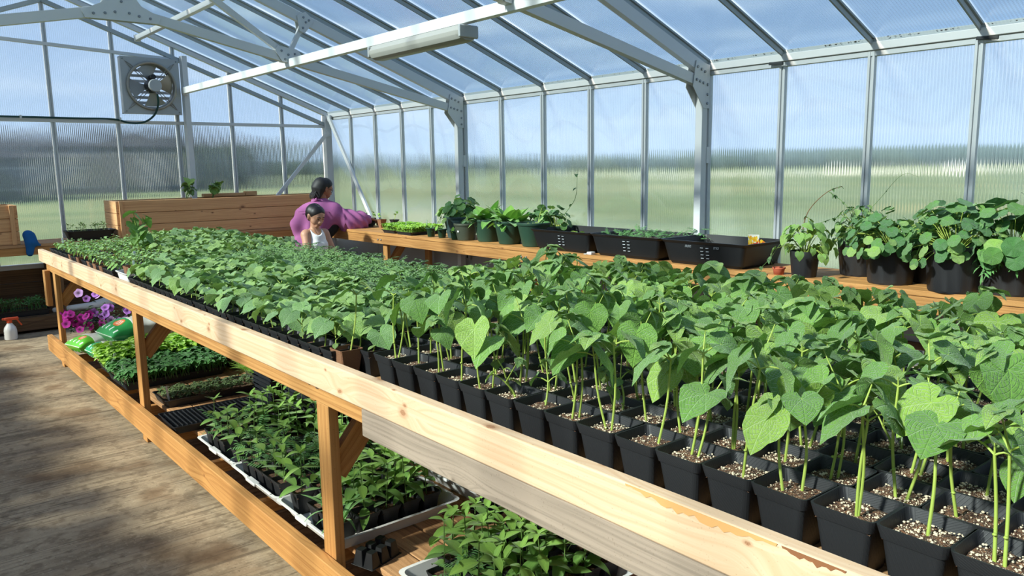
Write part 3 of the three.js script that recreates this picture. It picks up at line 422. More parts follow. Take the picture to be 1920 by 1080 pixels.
function planter(name, label, x0, x1, z0, z1, y0, rows, h) {
  const t = thing(name, label, 'planter', [(x0 + x1) / 2, y0, (z0 + z1) / 2]);
  for (let i = 0; i < rows; i++) { const y = y0 + i * h, e = 0.003 * (i % 2); wp('plank', span(x0, x1, y + 0.002, y + h - 0.002, z1 - 0.038 - e, z1 - e, 0.004), M.cedar, t); wp('plank', span(x0, x1, y + 0.002, y + h - 0.002, z0, z0 + 0.038, 0.004), M.cedar, t); wp('plank', span(x0, x0 + 0.038, y + 0.002, y + h - 0.002, z0 + 0.039, z1 - 0.04, 0.004), M.cedar, t); wp('plank', span(x1 - 0.038, x1, y + 0.002, y + h - 0.002, z0 + 0.039, z1 - 0.04, 0.004), M.cedar, t); }
  for (const x of [x0 + 0.05, x1 - 0.05]) wp('corner_board', span(x - 0.02, x + 0.02, y0 + 0.002, y0 + rows * h, z1 + 0.001, z1 + 0.02, 0.003), M.cedar, t);
  wp('soil', bx(x1 - x0 - 0.08, 0.02, z1 - z0 - 0.08, (x0 + x1) / 2, y0 + rows * h - 0.06, (z0 + z1) / 2, 0), M.soil, t); return t;
}
planter('planter_box', 'long cedar planter box of three planks on the end wall bench', 2.1, 4.55, -9.62, -9.1, BENCH, 3, 0.131);
planter('planter_box', 'shorter cedar planter box cut off by the left edge, beside the blue cloth', -0.6, 1.2, -9.62, -9.1, BENCH, 3, 0.131);
{ const t = thing('offcut_block', 'short wooden offcut lying on the rim of the long cedar planter', 'wood', [3.42, BENCH + 0.393, -9.56]); part('board', bx(0.5, 0.035, 0.09, 0, 0.0185, 0, 0.003), M.cedar, t); part('end_block', bx(0.14, 0.05, 0.09, 0.33, 0.026, 0, 0.003), M.cedar, t); }
{ // low bench by the left wall, out of the frame: its plants shade the aisle
  const t = thing('work_bench', 'wooden bench along the left wall of the aisle', 'bench', [-1.15, 0, -3.5]);
  for (let i = 0; i < 4; i++) wp('deck_board', span(-1.47 + i * 0.14, -1.336 + i * 0.14, 0.868, BENCH, -8.6, 1.8, 0.003), M.orange, t); wp('fascia', span(-0.945, -0.91, 0.78, 0.866, -8.6, 1.8, 0.003), M.orange, t); for (const y of [0.3, 0.46, 0.62]) wp('skirt_board', span(-0.945, -0.91, y, y + 0.155, -8.6, 1.8, 0.003), M.orange, t);
  for (let i = 0; i < 5; i++) for (const x of [-0.99, -1.42]) wp('leg', span(x, x + 0.04, 0, 0.868, -8.4 + i * 2.5, -8.31 + i * 2.5, 0.003), M.orange, t);
}

// ------------------------------------------------------------------ plants: one prototype of each, then copies
const proto = (fn) => { const g = new THREE.Group(); fn(g); return g; };
function spawn(pr, name, label, category, p, turn = 0, group) { const c = copyOf(pr, name, label, p, turn, group); c.userData.category = category; return c; }
const potBig = tub(0.114, 0.114, 0.084, 0.084, 0.115, { rim: 0.024, lip: 0.0022, depth: 0.03, r: 0.012 }), potSmall = tub(0.087, 0.087, 0.062, 0.062, 0.096, { rim: 0.016, depth: 0.02, r: 0.008, c: 2 }), peatPot = tub(0.086, 0.086, 0.058, 0.058, 0.1, { rim: 0.004, lip: 0.0005, band: 0, wall: 0.004, depth: 0.02, r: 0.004, c: 1 });
function soilGeo(half, y, n, seed) { const g = new THREE.PlaneGeometry(half * 2, half * 2, n, n).rotateX(-Math.PI / 2), p = g.attributes.position, r = rng(seed), uv = g.attributes.uv, ou = r(), ov = r(); for (let i = 0; i < p.count; i++) { p.setY(i, y + (r() - 0.5) * 0.006 - 0.004 * ((p.getX(i) / half) ** 4 + (p.getZ(i) / half) ** 4)); uv.setXY(i, p.getX(i) + ou, p.getZ(i) + ov); } g.computeVertexNormals(); return g; }
function perliteGeo(half, y, n, seed) { const r = rng(seed), a = []; const lump = new THREE.IcosahedronGeometry(1, 0); for (let i = 0; i < n; i++) { const s = 0.0007 + 0.0023 * r() ** 2.6, k = r() * r(), x = clamp((r() * 2 - 1) * 1.02, -1, 1) * half * (1 - 0.2 * k), z = (r() * 2 - 1) * half; a.push(lump.clone().scale(s * (0.8 + 0.5 * r()), s * (0.6 + 0.4 * r()), s).rotateY(r() * 6).translate(x, y + s * 0.3, z)); } return merge(a); }
const soilBig = [0, 1, 2].map((i) => soilGeo(0.05, 0.097, 8, i + 1)), perl = [110, 170, 240].map((n, i) => perliteGeo(0.046, 0.098, n, 40 + i)), soilSmall = soilGeo(0.038, 0.082, 3, 8);
const beanLeaves = [0, 1, 2, 3, 4, 5].map((i) => polarLeaf(BEAN, 1, { seed: 60 + i, fold: [0.1, 0.3, -0.08, 0.2, 0.05, 0.42][i], droop: [0.3, 0.15, 0.5, 0.4, 0.22, 0.3][i], ripple: 0.035 }));
const leaflets = [0, 1, 2].map((i) => polarLeaf(LEAFLET, 1, { seed: 80 + i, fold: [0.3, 0.6, 0.15][i], droop: [0.2, 0.4, 0.1][i], ripple: 0.02, rings: 2, seg: 14 })), trif = [0, 1].map((i) => polarLeaf((d) => BEAN(d) * (1 - 0.25 * Math.sin(Math.abs(d) * Math.PI / 180)), 1, { seed: 90 + i, fold: 0.25, droop: 0.35, rings: 2, seg: 16 }));
const pick = (a) => a[(R() * a.length) | 0];
function leafOn(g, geo, mat, s, p, yaw, pitch, roll) { return place(part('leaf', geo, mat, g), p.x, p.y, p.z, yaw, pitch, roll, s); }
function bean(g, seed, small = false) {
  R = rng(seed); part('pot', potBig, M.pot, g); part('soil', soilBig[seed % 3], M.soil, g); stuffPart('perlite', perl[(seed * 7) % 3], M.perlite, g);
  const st = [], n = R() < 0.3 ? 2 : 1;
  for (let q = 0; q < n; q++) {
    const h = small ? rr(0.05, 0.08) : rr(0.15, 0.235) * (q ? 0.8 : 1) * (seed > 107 ? 0.88 : 1), b = V(rr(-0.016, 0.016), 0.09, rr(-0.016, 0.016)), top = V(b.x + rr(-0.03, 0.03), 0.09 + h, b.z + rr(-0.03, 0.03)), mid = b.clone().lerp(top, 0.5).add(V(rr(-0.008, 0.008), 0, rr(-0.008, 0.008)));
    if (q) part('stem', st.splice(0), M.stem, g);
    st.push(tube([b, mid, top], 0.0031, 0.0023, 6, 7)); if (R() < 0.5) st.push(ball(0.004, lerp(b.x, mid.x, 0.5) + 0.003, lerp(b.y, mid.y, 0.55), lerp(b.z, mid.z, 0.5), 1, 0.7, 1, 6));
    const yaw = R() * 6.28;
    for (let s = 0; s < 2; s++) { const a = yaw + s * Math.PI + rr(-0.4, 0.4), l = rr(0.022, 0.05), e = V(top.x + Math.sin(a) * l * 0.85, top.y + l * rr(0.1, 0.6), top.z + Math.cos(a) * l * 0.85); st.push(tube([top, top.clone().lerp(e, 0.5).add(V(0, 0.004, 0)), e], 0.002, 0.0014, 5, 4)); leafOn(g, pick(beanLeaves), pick(M.bean), small ? rr(0.028, 0.036) : rr(0.056, 0.086), e, a + rr(-0.35, 0.35), rr(0.2, 0.95), rr(-0.4, 0.4)); }
    if (R() < 0.75) { const a = R() * 6.28, l = rr(0.03, 0.085), e = V(top.x + Math.sin(a) * l * 0.5, top.y + l * 0.85, top.z + Math.cos(a) * l * 0.5), s = small ? 0.03 : rr(0.035, 0.07), up = rr(-0.9, 0.5); st.push(tube([top, e], 0.0019, 0.0012, 5, 4)); for (const k of [-1.25, 0, 1.25]) leafOn(g, pick(R() < 0.6 ? trif : leaflets), k ? M.bean[1] : M.bean[2], s * (k ? 0.85 : 1), V(e.x + Math.sin(a + k) * 0.004, e.y, e.z + Math.cos(a + k) * 0.004), a + k, up + rr(0, 0.5) + (k ? 0.2 : 0), k * 0.2); }
    else { st.push(tube([top, V(top.x + 0.004, top.y + 0.02, top.z)], 0.0018, 0.001, 5)); leafOn(g, pick(leaflets), M.bean[2], 0.022, V(top.x, top.y + 0.015, top.z), R() * 6, -0.9, 0); }
  }
  part('stem', st, M.stem, g);
}
const beans = []; for (let i = 0; i < 16; i++) beans.push(proto((g) => bean(g, 100 + i))); const babies = [proto((g) => bean(g, 131, true)), proto((g) => bean(g, 132, true))];
const cukeLeaves = [0, 1, 2, 3, 4].map((i) => polarLeaf(CUKE, 1, { seed: 160 + i, fold: [0.12, 0.3, 0.02, 0.22, -0.06][i], droop: [0.3, 0.2, 0.45, 0.55, 0.25][i], ripple: 0.035 })), coty = stripLeaf(1, 0.6, { n: 4, fold: 0.15, droop: 0.3, peak: 0.55, base: 0.35 });
function cuke(g, seed, big = 1, pt = potSmall, pm = M.pot) {
  R = rng(seed); part('pot', pt, pm, g); part('soil', soilSmall, M.soil, g); const st = [], h = rr(0.035, 0.06), top = V(rr(-0.01, 0.01), 0.08 + h, rr(-0.01, 0.01)); st.push(tube([V(0, 0.078, 0), top], 0.0028, 0.0024, 5, 3));
  const y0 = R() * 6.28; for (const s of [0, Math.PI]) leafOn(g, coty, M.cuke[2], 0.035, V(top.x, top.y - 0.012, top.z), y0 + s, 0.15, 0);
  const n = 3 + (R() * 2 | 0); for (let i = 0; i < n; i++) { const a = y0 + 1.3 + i * 2.2 + rr(-0.4, 0.4), l = rr(0.03, 0.065) * (i === n - 1 ? 0.5 : 1), e = V(top.x + Math.sin(a) * l * 0.75, top.y + 0.012 * i + l * 0.7, top.z + Math.cos(a) * l * 0.75); st.push(tube([V(top.x, top.y + 0.008 * i, top.z), e], 0.002, 0.0015, 5, 3)); leafOn(g, pick(cukeLeaves), i === n - 1 ? M.cuke[2] : pick(M.cuke), (i === n - 1 ? rr(0.028, 0.04) : rr(0.05, 0.074)) * big, e, a + rr(-0.3, 0.3), rr(0.1, 0.75), rr(-0.35, 0.35)); }
  part('stem', st, M.stem, g);
}
const cukes = []; for (let i = 0; i < 12; i++) cukes.push(proto((g) => cuke(g, 200 + i))); const squashes = []; for (let i = 0; i < 5; i++) squashes.push(proto((g) => cuke(g, 230 + i, 0.85, i % 2 ? peatPot : potSmall, i % 2 ? M.peat : M.pot)));
function compound(L, n, lw, o = {}) { const a = [tube([V(0, 0, 0), V(0, 0.03 * L, L * 0.5), V(0, -0.06 * L, L * 0.95)], 0.0012, 0.0006, 4, 3)], lf = stripLeaf(1, o.w ?? 0.42, { n: o.n ?? 3, droop: 0.3, fold: 0.3 }); for (let i = 0; i < n; i++) { const t = 0.28 + 0.62 * i / n, s = L * lw * (1 - 0.25 * Math.abs(t - 0.55)); for (const k of [-1, 1]) a.push(put(lf, 0, 0.02 * L - 0.05 * L * t, L * t, k * 1.05, 0.15, 0, s)); } a.push(put(lf, 0, -0.05 * L, L * 0.92, 0, 0.25, 0, L * lw * 1.1)); return merge(a); }
const tomLeaf = compound(1, 3, 0.36, { w: 0.5 }), marLeaf = compound(1, 5, 0.34, { w: 0.26 }), lance = [stripLeaf(1, 0.44, { droop: 0.4 }), stripLeaf(1, 0.4, { droop: 0.8, fold: 0.35 }), stripLeaf(1, 0.42, { droop: 0.15, fold: 0.15 })];
const tomatoes = []; for (let i = 0; i < 8; i++) tomatoes.push(proto((g) => { R = rng(260 + i); part('pot', potSmall, M.pot, g); part('soil', soilSmall, M.soil, g); const h = rr(0.05, 0.09), st = [tube([V(0, 0.08, 0), V(rr(-0.01, 0.01), 0.08 + h, rr(-0.01, 0.01))], 0.0024, 0.0016, 5, 3)], f = []; for (let k = 0; k < 9; k++) { const a = k * 2.4 + rr(-0.3, 0.3), y = 0.09 + h * (0.25 + 0.75 * k / 8); f.push(put(tomLeaf, 0, y, 0, a, rr(-0.5, 0.15), rr(-0.2, 0.2), rr(0.055, 0.085))); } part('stem', st, M.stemDark, g); part('foliage', f, M.tomato, g); }));
const peppers = []; for (let i = 0; i < 8; i++) peppers.push(proto((g) => { R = rng(280 + i); const pe = i % 4 === 3; part('pot', pe ? peatPot : potSmall, pe ? M.peat : M.pot, g); part('soil', soilSmall, M.soil, g); const h = rr(0.06, 0.1), f = []; part('stem', tube([V(0, 0.08, 0), V(rr(-0.008, 0.008), 0.08 + h, rr(-0.008, 0.008))], 0.0026, 0.002, 5, 3), M.stem, g); for (let k = 0; k < 9; k++) { const a = k * 2.4 + rr(-0.3, 0.3), y = 0.085 + h * (0.5 + 0.5 * k / 8); f.push(put(pick(lance), 0, y, 0, a, rr(-0.5, 0.4), rr(-0.3, 0.3), rr(0.038, 0.058) * (k > 6 ? 0.6 : 1))); } part('foliage', f, M.pepper, g); }));

camera.matrixWorldInverse.copy(camera.matrixWorld).invert();
// where the camera sees it (with a margin), so that nothing wholly outside the frame is built
function pix(x, y, z) { const v = V(x, y, z).applyMatrix4(camera.matrixWorldInverse), f = 1458.5; return v.z > -0.05 ? null : [960 + f * v.x / -v.z, 540 - f * v.y / -v.z]; }
const seen = (x, z, y0 = 0.9, y1 = 1.25, m = 70) => [y0, y1].some((y) => { const p = pix(x, y, z); return p && p[0] > -m && p[0] < 1920 + m && p[1] > -m && p[1] < 1080 + m * 2; });

// label sticks
const stick = (lab, x, y, z, h = 0.11, lean = 0.1, w = 0.014) => { const t = thing('plant_label', lab, 'plant label', [x, y, z], 0.5); t.rotation.z = lean; part('stake', plate([[-w / 2, 0.02], [0, 0], [w / 2, 0.02], [w / 2, h], [-w / 2, h]], 0.0012), M.tag, t); };

// the table top, filled row by row from the pale rail
const WORD = ['first', 'second', 'third', 'fourth', 'fifth', 'sixth', 'seventh', 'eighth', 'ninth', 'tenth', 'eleventh', 'twelfth', 'thirteenth', 'fourteenth', 'fifteenth', 'sixteenth'];
const rowName = (i) => i ? `in the ${WORD[i]} row behind the pale rail` : 'in the row along the pale rail';
{
  const rp = rng(77), near = new Map(); let k = 0;
  const dz = 0.1185, X0 = 1.3, count = {};
  const nB = 11; for (let i = 0; i < nB; i++) for (let j = 0; j < 24; j++) {                          // bean seedlings, the nearest kind
    const x = X0 + i * dz + (rp() - 0.5) * 0.006, z = -0.14 - j * dz + (rp() - 0.5) * 0.006 + (i % 2) * 0.02; if (z < -2.24 - (x - 1.3) * 0.45) continue; if (!seen(x, z, 0.97, 1.2)) { rp(); rp(); continue; }
    const c = count[i] = (count[i] ?? 0) + 1, baby = (i === 0 && (j === 11 || j === 12)) || (i === 3 && j === 5) || rp() < 0.03, pr = baby ? babies[k % 2] : beans[(i < 5 ? 0 : 8) + (k * 7 + i * 3) % 8]; k++;
    const turn = (rp() * 4 | 0) * Math.PI / 2 + (rp() - 0.5) * 0.06;
    spawn(pr, 'bean_seedling', `${baby ? 'short' : 'tall'} bean seedling, ${ORD(c)} from the near end ${rowName(i)}`, 'seedling', [x, DECK, z], turn, 'bean seedlings in black pots on the table');
  }
  { // one peat pot among the black ones at the end of the beans
    const g = thing('bean_seedling', 'bean seedling in a brown peat pot beside the pale rail', 'seedling', [1.245, DECK, -2.4], 0); const q = beans[2].clone(); part('pot', peatPot, M.peat, g); part('soil', soilSmall, M.soil, g); for (const ch of [...q.children]) if (['leaf', 'stem'].includes(ch.name)) g.add(ch);
  }
  const dc = 0.0905; k = 0; const cc = {};
  for (let i = 0; i < 15; i++) for (let j = 0; j < 60; j++) {
    const x = 1.228 + i * dc + (rp() - 0.5) * 0.004, z = -2.35 - j * dc + (rp() - 0.5) * 0.006; if (z < -7.47 || x > 2.57 || (i === 0 && j === 0)) continue; if (z > -2.33 - (x - 1.3) * 0.45) continue;
    const far = z < -5.2 - 0.25 * (x - 1.2), right = x > 1.93, kind = far ? (right || (x > 1.6 && z > -6.6) ? 'squash' : 'pepper') : right || (x > 1.75 && z > -3.2 && z < -2.6) ? 'tomato' : 'cucumber';
    if (!seen(x, z, 0.97, 1.1)) continue; if (i < 3 && z < -5.04 && z > -5.37) continue;              // where the white tray stands
    if (kind === 'pepper' && z < -6.25 && z > -6.34) continue;
    const list = { squash: squashes, pepper: peppers, tomato: tomatoes, cucumber: cukes }[kind], turn = (rp() * 4 | 0) * Math.PI / 2, key = kind + i, c = cc[key] = (cc[key] ?? 0) + 1; k++;
    spawn(list[(rp() * list.length) | 0], kind + '_seedling', `${{ squash: 'small squash', pepper: 'young pepper', tomato: 'feathery tomato', cucumber: 'broad-leaved cucumber' }[kind]} seedling, ${ORD(c)} of its kind ${rowName(i)}`, 'seedling', [x, DECK, z], turn, `${kind} seedlings on the table`);
  }
  { const t = thing('plant_tray', 'shallow white tray with brown peat pots at the rail end of the cucumbers', 'tray', [1.32, DECK, -5.2]); part('tub', tub(0.25, 0.26, 0.22, 0.22, 0.105, { rim: 0.012, lip: 0.006, depth: 0.095, r: 0.02 }), M.whitePlastic, t); part('insert', bx(0.2, 0.004, 0.19, 0, 0.014, 0, 0), M.soil, t);
    let n = 0; for (const [dx, dzz] of [[-0.05, 0.045], [0.045, 0.045], [-0.05, -0.05], [0.045, -0.05]]) spawn(peppers[3], 'pepper_seedling', `pepper seedling in peat pot in the white tray, ${['rail side near', 'inner near', 'rail side far', 'inner far'][n++]} corner`, 'seedling', [1.32 + dx, DECK + 0.035, -5.2 + dzz], 0, 'peat pots in the white tray'); }
  { const g = thing('climbing_seedling', 'tall lanky seedling with round bright leaves rising above the far seedlings', 'seedling', [1.6, DECK, -6.295]); part('pot', potSmall, M.pot, g); R = rng(5); const st = []; for (const [dx, dzz, h] of [[-0.02, 0, 0.34], [0.02, 0.01, 0.3]]) { const e = V(dx * 1.5, 0.08 + h, dzz); st.push(tube([V(dx * 0.5, 0.08, 0), V(dx, 0.08 + h * 0.5, dzz), e], 0.004, 0.0028, 6, 5)); for (let i = 0; i < 8; i++) leafOn(g, pick(beanLeaves), i % 3 === 1 ? M.youngLeaf : M.bean[0], rr(0.06, 0.09), V(e.x + rr(-0.03, 0.03), e.y - 0.03 * i, e.z), R() * 6.28, rr(0.3, 1), rr(-0.4, 0.4)); } part('stem', st, M.stem, g); }
  stick('white plant label by the rail among the cucumber leaves', 1.235, DECK + 0.06, -3.72); stick('white plant label at the far left corner of the table', 1.26, DECK + 0.07, -7.26, 0.12); stick('white plant label in front of the peat pots in the white tray', 1.24, DECK + 0.07, -5.04, 0.12); stick('grey plant label left of the tall lanky seedling', 1.46, DECK + 0.08, -5.95, 0.08, -0.1, 0.022);
  stick('white plant label standing among the far squash seedlings', 2.1, DECK + 0.09, -6.6, 0.1, 0, 0.02);
}

// ------------------------------------------------------------------ on the lower shelf of the table
function zinnia(g, seed, s = 1) { R = rng(seed); part('pot', potSmall, M.pot, g); part('soil', soilSmall, M.soil, g); s *= 1.42; const h = rr(0.085, 0.135) * s, st = [], b = [rr(-0.012, 0.012), rr(-0.012, 0.012)]; st.push(tube([V(0, 0.08, 0), V(b[0], 0.08 + h, b[1])], 0.0026, 0.0018, 5, 4)); const y0 = R() * 6.28, n = 4;
  for (let k = 0; k < n; k++) for (const q of [0, 1]) { const t = (k + 0.6) / n, a = y0 + k * 1.57 + q * Math.PI + rr(-0.2, 0.2), top = k === n - 1; leafOn(g, pick(lance), k > 1 ? M.zinnia[1] : M.zinnia[0], (top ? rr(0.025, 0.04) : rr(0.055, 0.085)) * s, V(b[0] * t, 0.08 + h * t + (top ? h * 0.1 : 0), b[1] * t), a, top ? -0.9 : rr(-0.55, 0.1), rr(-0.2, 0.2)); } part('stem', st, M.stemDark, g); for (let k = 0; k < 3; k++) leafOn(g, lance[k], M.zinnia[1], rr(0.035, 0.055) * s, V(b[0], 0.08 + h * 1.02, b[1]), y0 + k * 2.1 + 0.7, rr(-0.75, -0.3), 0); }
const zinnias = [0, 1, 2, 3, 4, 5].map((i) => proto((g) => zinnia(g, 300 + i)));
const marigolds = [0, 1, 2].map((i) => proto((g) => { R = rng(320 + i); part('pot', potSmall, M.pot, g); part('soil', soilSmall, M.soil, g); const h = rr(0.07, 0.1); part('stem', tube([V(0, 0.08, 0), V(0, 0.08 + h, 0)], 0.003, 0.002, 5, 3), M.stemDark, g); for (let k = 0; k < 9; k++) leafOn(g, marLeaf, M.marigold, rr(0.07, 0.105), V(0, 0.085 + h * k / 8, 0), k * 2.4 + rr(-0.3, 0.3), rr(-0.7, 0.0), rr(-0.2, 0.2)); }));
const flaxLeaf = [0, 1].map((i) => stripLeaf(1, 0.1, { n: 8, droop: [1.0, 0.55][i], fold: 0.3, base: 0.5 }));
const cornflowers = [0, 1].map((i) => proto((g) => { R = rng(340 + i); part('pot', potSmall, M.pot, g); part('soil', soilSmall, M.soil, g); for (let k = 0; k < 9; k++) leafOn(g, pick(flaxLeaf), M.grass, rr(0.11, 0.17), V(rr(-0.008, 0.008), 0.08, rr(-0.008, 0.008)), k * 0.75 + rr(-0.3, 0.3), rr(-1.35, -0.8), rr(-0.3, 0.3)); }));
function whiteTray(label, x, z, w = 0.6, d = 0.5, h = 0.06) { const t = thing('plant_tray', label, 'tray', [x, SHELF, z]); part('tub', tub(w, d, w - 0.06, d - 0.06, h, { rim: 0.014, lip: 0.012, depth: h - 0.006, r: 0.03, wall: 0.004 }), M.whitePlastic, t); for (const s of [-1, 1]) part('handle', bx(0.03, 0.016, 0.1, s * (w / 2 + 0.004), h - 0.004, 0, 0.006), M.whitePlastic, t); for (const s of [-1, 1]) for (const q of [0, 1]) part('ridge', bx(0.012, 0.006, d * 0.3, s * (w / 2 + 0.006), h + 0.002, (q - 0.5) * d * 0.5, 0.003), M.whitePlastic, t); return t; }
whiteTray('white plant tray behind, with one young zinnia pot at its outer corner', 1.51, -3.74); whiteTray('white plant tray with marigolds, second from the leg', 1.5, -3.24); whiteTray('white plant tray partly hidden by the middle front leg', 1.48, -2.73, 0.56, 0.5);
{
  const rp = rng(55); let k = 0; const names = { 0: 'rear', 1: 'middle', 2: 'front' };
  [[1.51, -3.74], [1.5, -3.24], [1.51, -2.73]].forEach(([tx, tz], q) => { let n = {}; for (let i = 0; i < (q === 2 ? 5 : 6); i++) for (let j = 0; j < 5; j++) {
    const x = tx - 0.235 + i * 0.094, z = tz - 0.18 + j * 0.09; const r = rp(); if (r < 0.1) continue;
    const kind = q === 1 ? (i < 3 && r < 0.75 ? 'marigold' : r < 0.75 ? 'cornflower' : 'zinnia') : q === 0 ? (i < 2 && r > 0.62 ? 'marigold' : 'zinnia') : (i < 2 && r < 0.5 ? 'cornflower' : 'zinnia'); const L = { marigold: marigolds, cornflower: cornflowers, zinnia: zinnias }[kind]; n[kind] = (n[kind] ?? 0) + 1; k++;
    spawn(L[(rp() * L.length) | 0], kind + '_seedling', `${{ marigold: 'ferny marigold', cornflower: 'grassy narrow-leaved', zinnia: 'broad-leaved zinnia' }[kind]} seedling, ${names[q]} white tray, ${ORD(j + 1)} pot in the ${WORD[i]} row from the aisle`, 'seedling', [x, SHELF + 0.01, z], (rp() * 4 | 0) * Math.PI / 2, `${kind} seedlings in the ${names[q]} white tray`);
  } });
  const bt = [1.57, -1.88]; whiteTray('white plant tray of zinnias on the near end of the shelf, at the lower edge', bt[0], bt[1], 0.6, 0.52);
  for (let i = 0; i < 6; i++) for (let j = 0; j < 5; j++) { const x = bt[0] - 0.235 + i * 0.094, z = bt[1] - 0.18 + j * 0.09; if (rp() < 0.06) continue; const m = i === 0 && j === 2; spawn(m ? marigolds[0] : zinnias[(rp() * 6) | 0], (m ? 'marigold' : 'zinnia') + '_seedling', `${m ? 'ferny marigold' : 'glossy zinnia'} seedling, nearest white tray, ${ORD(j + 1)} pot in the ${WORD[i]} row from the aisle`, 'seedling', [x, SHELF + 0.01, z], (rp() * 4 | 0) * Math.PI / 2, 'zinnia seedlings in the nearest white tray'); }
  whiteTray('empty white tray tucked under the table behind the black cell pack', 2.12, -2.7, 0.56, 0.5, 0.07);
}
function cellPack(label, x, z, turn, flip) { const t = thing('cell_pack', label, 'cell pack', [x, SHELF, z], turn), a = []; for (let i = 0; i < 3; i++) for (let j = 0; j < 2; j++) { const g = tub(0.048, 0.048, 0.03, 0.03, 0.055, { rim: 0.003, lip: 0, band: 0, depth: 0.05, r: 0.006, c: 2 }); if (flip) g.rotateX(Math.PI).translate(0, 0.055, 0); part('cell', g.translate((i - 1) * 0.05, 0, (j - 0.5) * 0.05), M.black, t); } const y = flip ? 0.001 : 0.0545; part('rim', [bx(0.156, 0.003, 0.004, 0, y, 0.051, 0.001), bx(0.156, 0.003, 0.004, 0, y, -0.051, 0.001), bx(0.004, 0.003, 0.104, 0.077, y, 0, 0.001), bx(0.004, 0.003, 0.104, -0.077, y, 0, 0.001), bx(0.156, 0.003, 0.003, 0, y, 0, 0.001)], M.black, t); }
cellPack('empty black six-cell pack standing beside the white tray corner', 1.83, -2.37, 0.4); cellPack('black cell pack turned upside down beside the middle front leg', 1.31, -2.37, 0.3, true);
// trays of sprouts: counted by nobody, one part per tray
function sprouts(t, w, d, y, n, geo, mat, hMin, hMax, tint, seed, mound = 0) {
  const m = new THREE.InstancedMesh(geo, mat, n), r = rng(seed), c = new THREE.Color(); m.name = 'sprouts'; m.userData.kind = 'stuff'; m.castShadow = m.receiveShadow = true;
  for (let i = 0; i < n; i++) { const x = (r() - 0.5) * w, z = (r() - 0.5) * d, s = lerp(hMin, hMax, r()) * (1 + mound * (fbm(N1, x * 22 + 7, z * 22 + seed, 2) - 0.5)); m.setMatrixAt(i, M4(x, y, z, r() * 6.28, (r() - 0.5) * 0.7, (r() - 0.5) * 0.7, s)); const k = r(); m.setColorAt(i, c.setRGB(lerp(tint[0], 1, k), lerp(tint[1], 1, k), lerp(tint[2], 1, k))); } t.add(m);
}
const spr = (w, n, up) => { const a = [tube([V(0, 0, 0), V(0.03, 0.8, 0.02)], 0.02, 0.015, 3)], lf = stripLeaf(1, w, { n: 3, droop: 0.4, fold: 0.3, base: 0.3 }); for (let i = 0; i < n; i++) a.push(put(lf, 0.03, 0.78, 0.02, i * 2.4, -up + i * 0.12, 0, 0.4)); return merge(a); };
const sprA = spr(0.62, 4, 0.6), sprB = spr(0.7, 5, 0.25), sprC = spr(0.3, 5, 0.9);
const bladeTuft = (() => { const lf = stripLeaf(1, 0.06, { n: 4, droop: 0.5, fold: 0.2, base: 0.6 }); return merge([0, 1, 2, 3].map((i) => put(lf, 0, 0, 0, i * 1.7, -1.2 + i * 0.08, 0, 1))); })();
function flatTray(label, x, y, z, w, d, h, turn = 0) { const t = thing('seed_tray', label, 'seed tray', [x, y, z], turn); part('tub', tub(w, d, w - 0.03, d - 0.03, h, { rim: 0.008, lip: 0.004, depth: h - 0.008, r: 0.015 }), M.flat, t); part('soil', soilPatch(w - 0.03, d - 0.03, h - 0.012), M.soil, t); return t; }
function soilPatch(w, d, y) { const g = new THREE.PlaneGeometry(w, d, 16, 10).rotateX(-Math.PI / 2), p = g.attributes.position, uv = g.attributes.uv; for (let i = 0; i < p.count; i++) { p.setY(i, y + 0.006 * (N1(p.getX(i) * 90, p.getZ(i) * 90) - 0.5)); uv.setXY(i, p.getX(i), p.getZ(i)); } g.computeVertexNormals(); return g; }
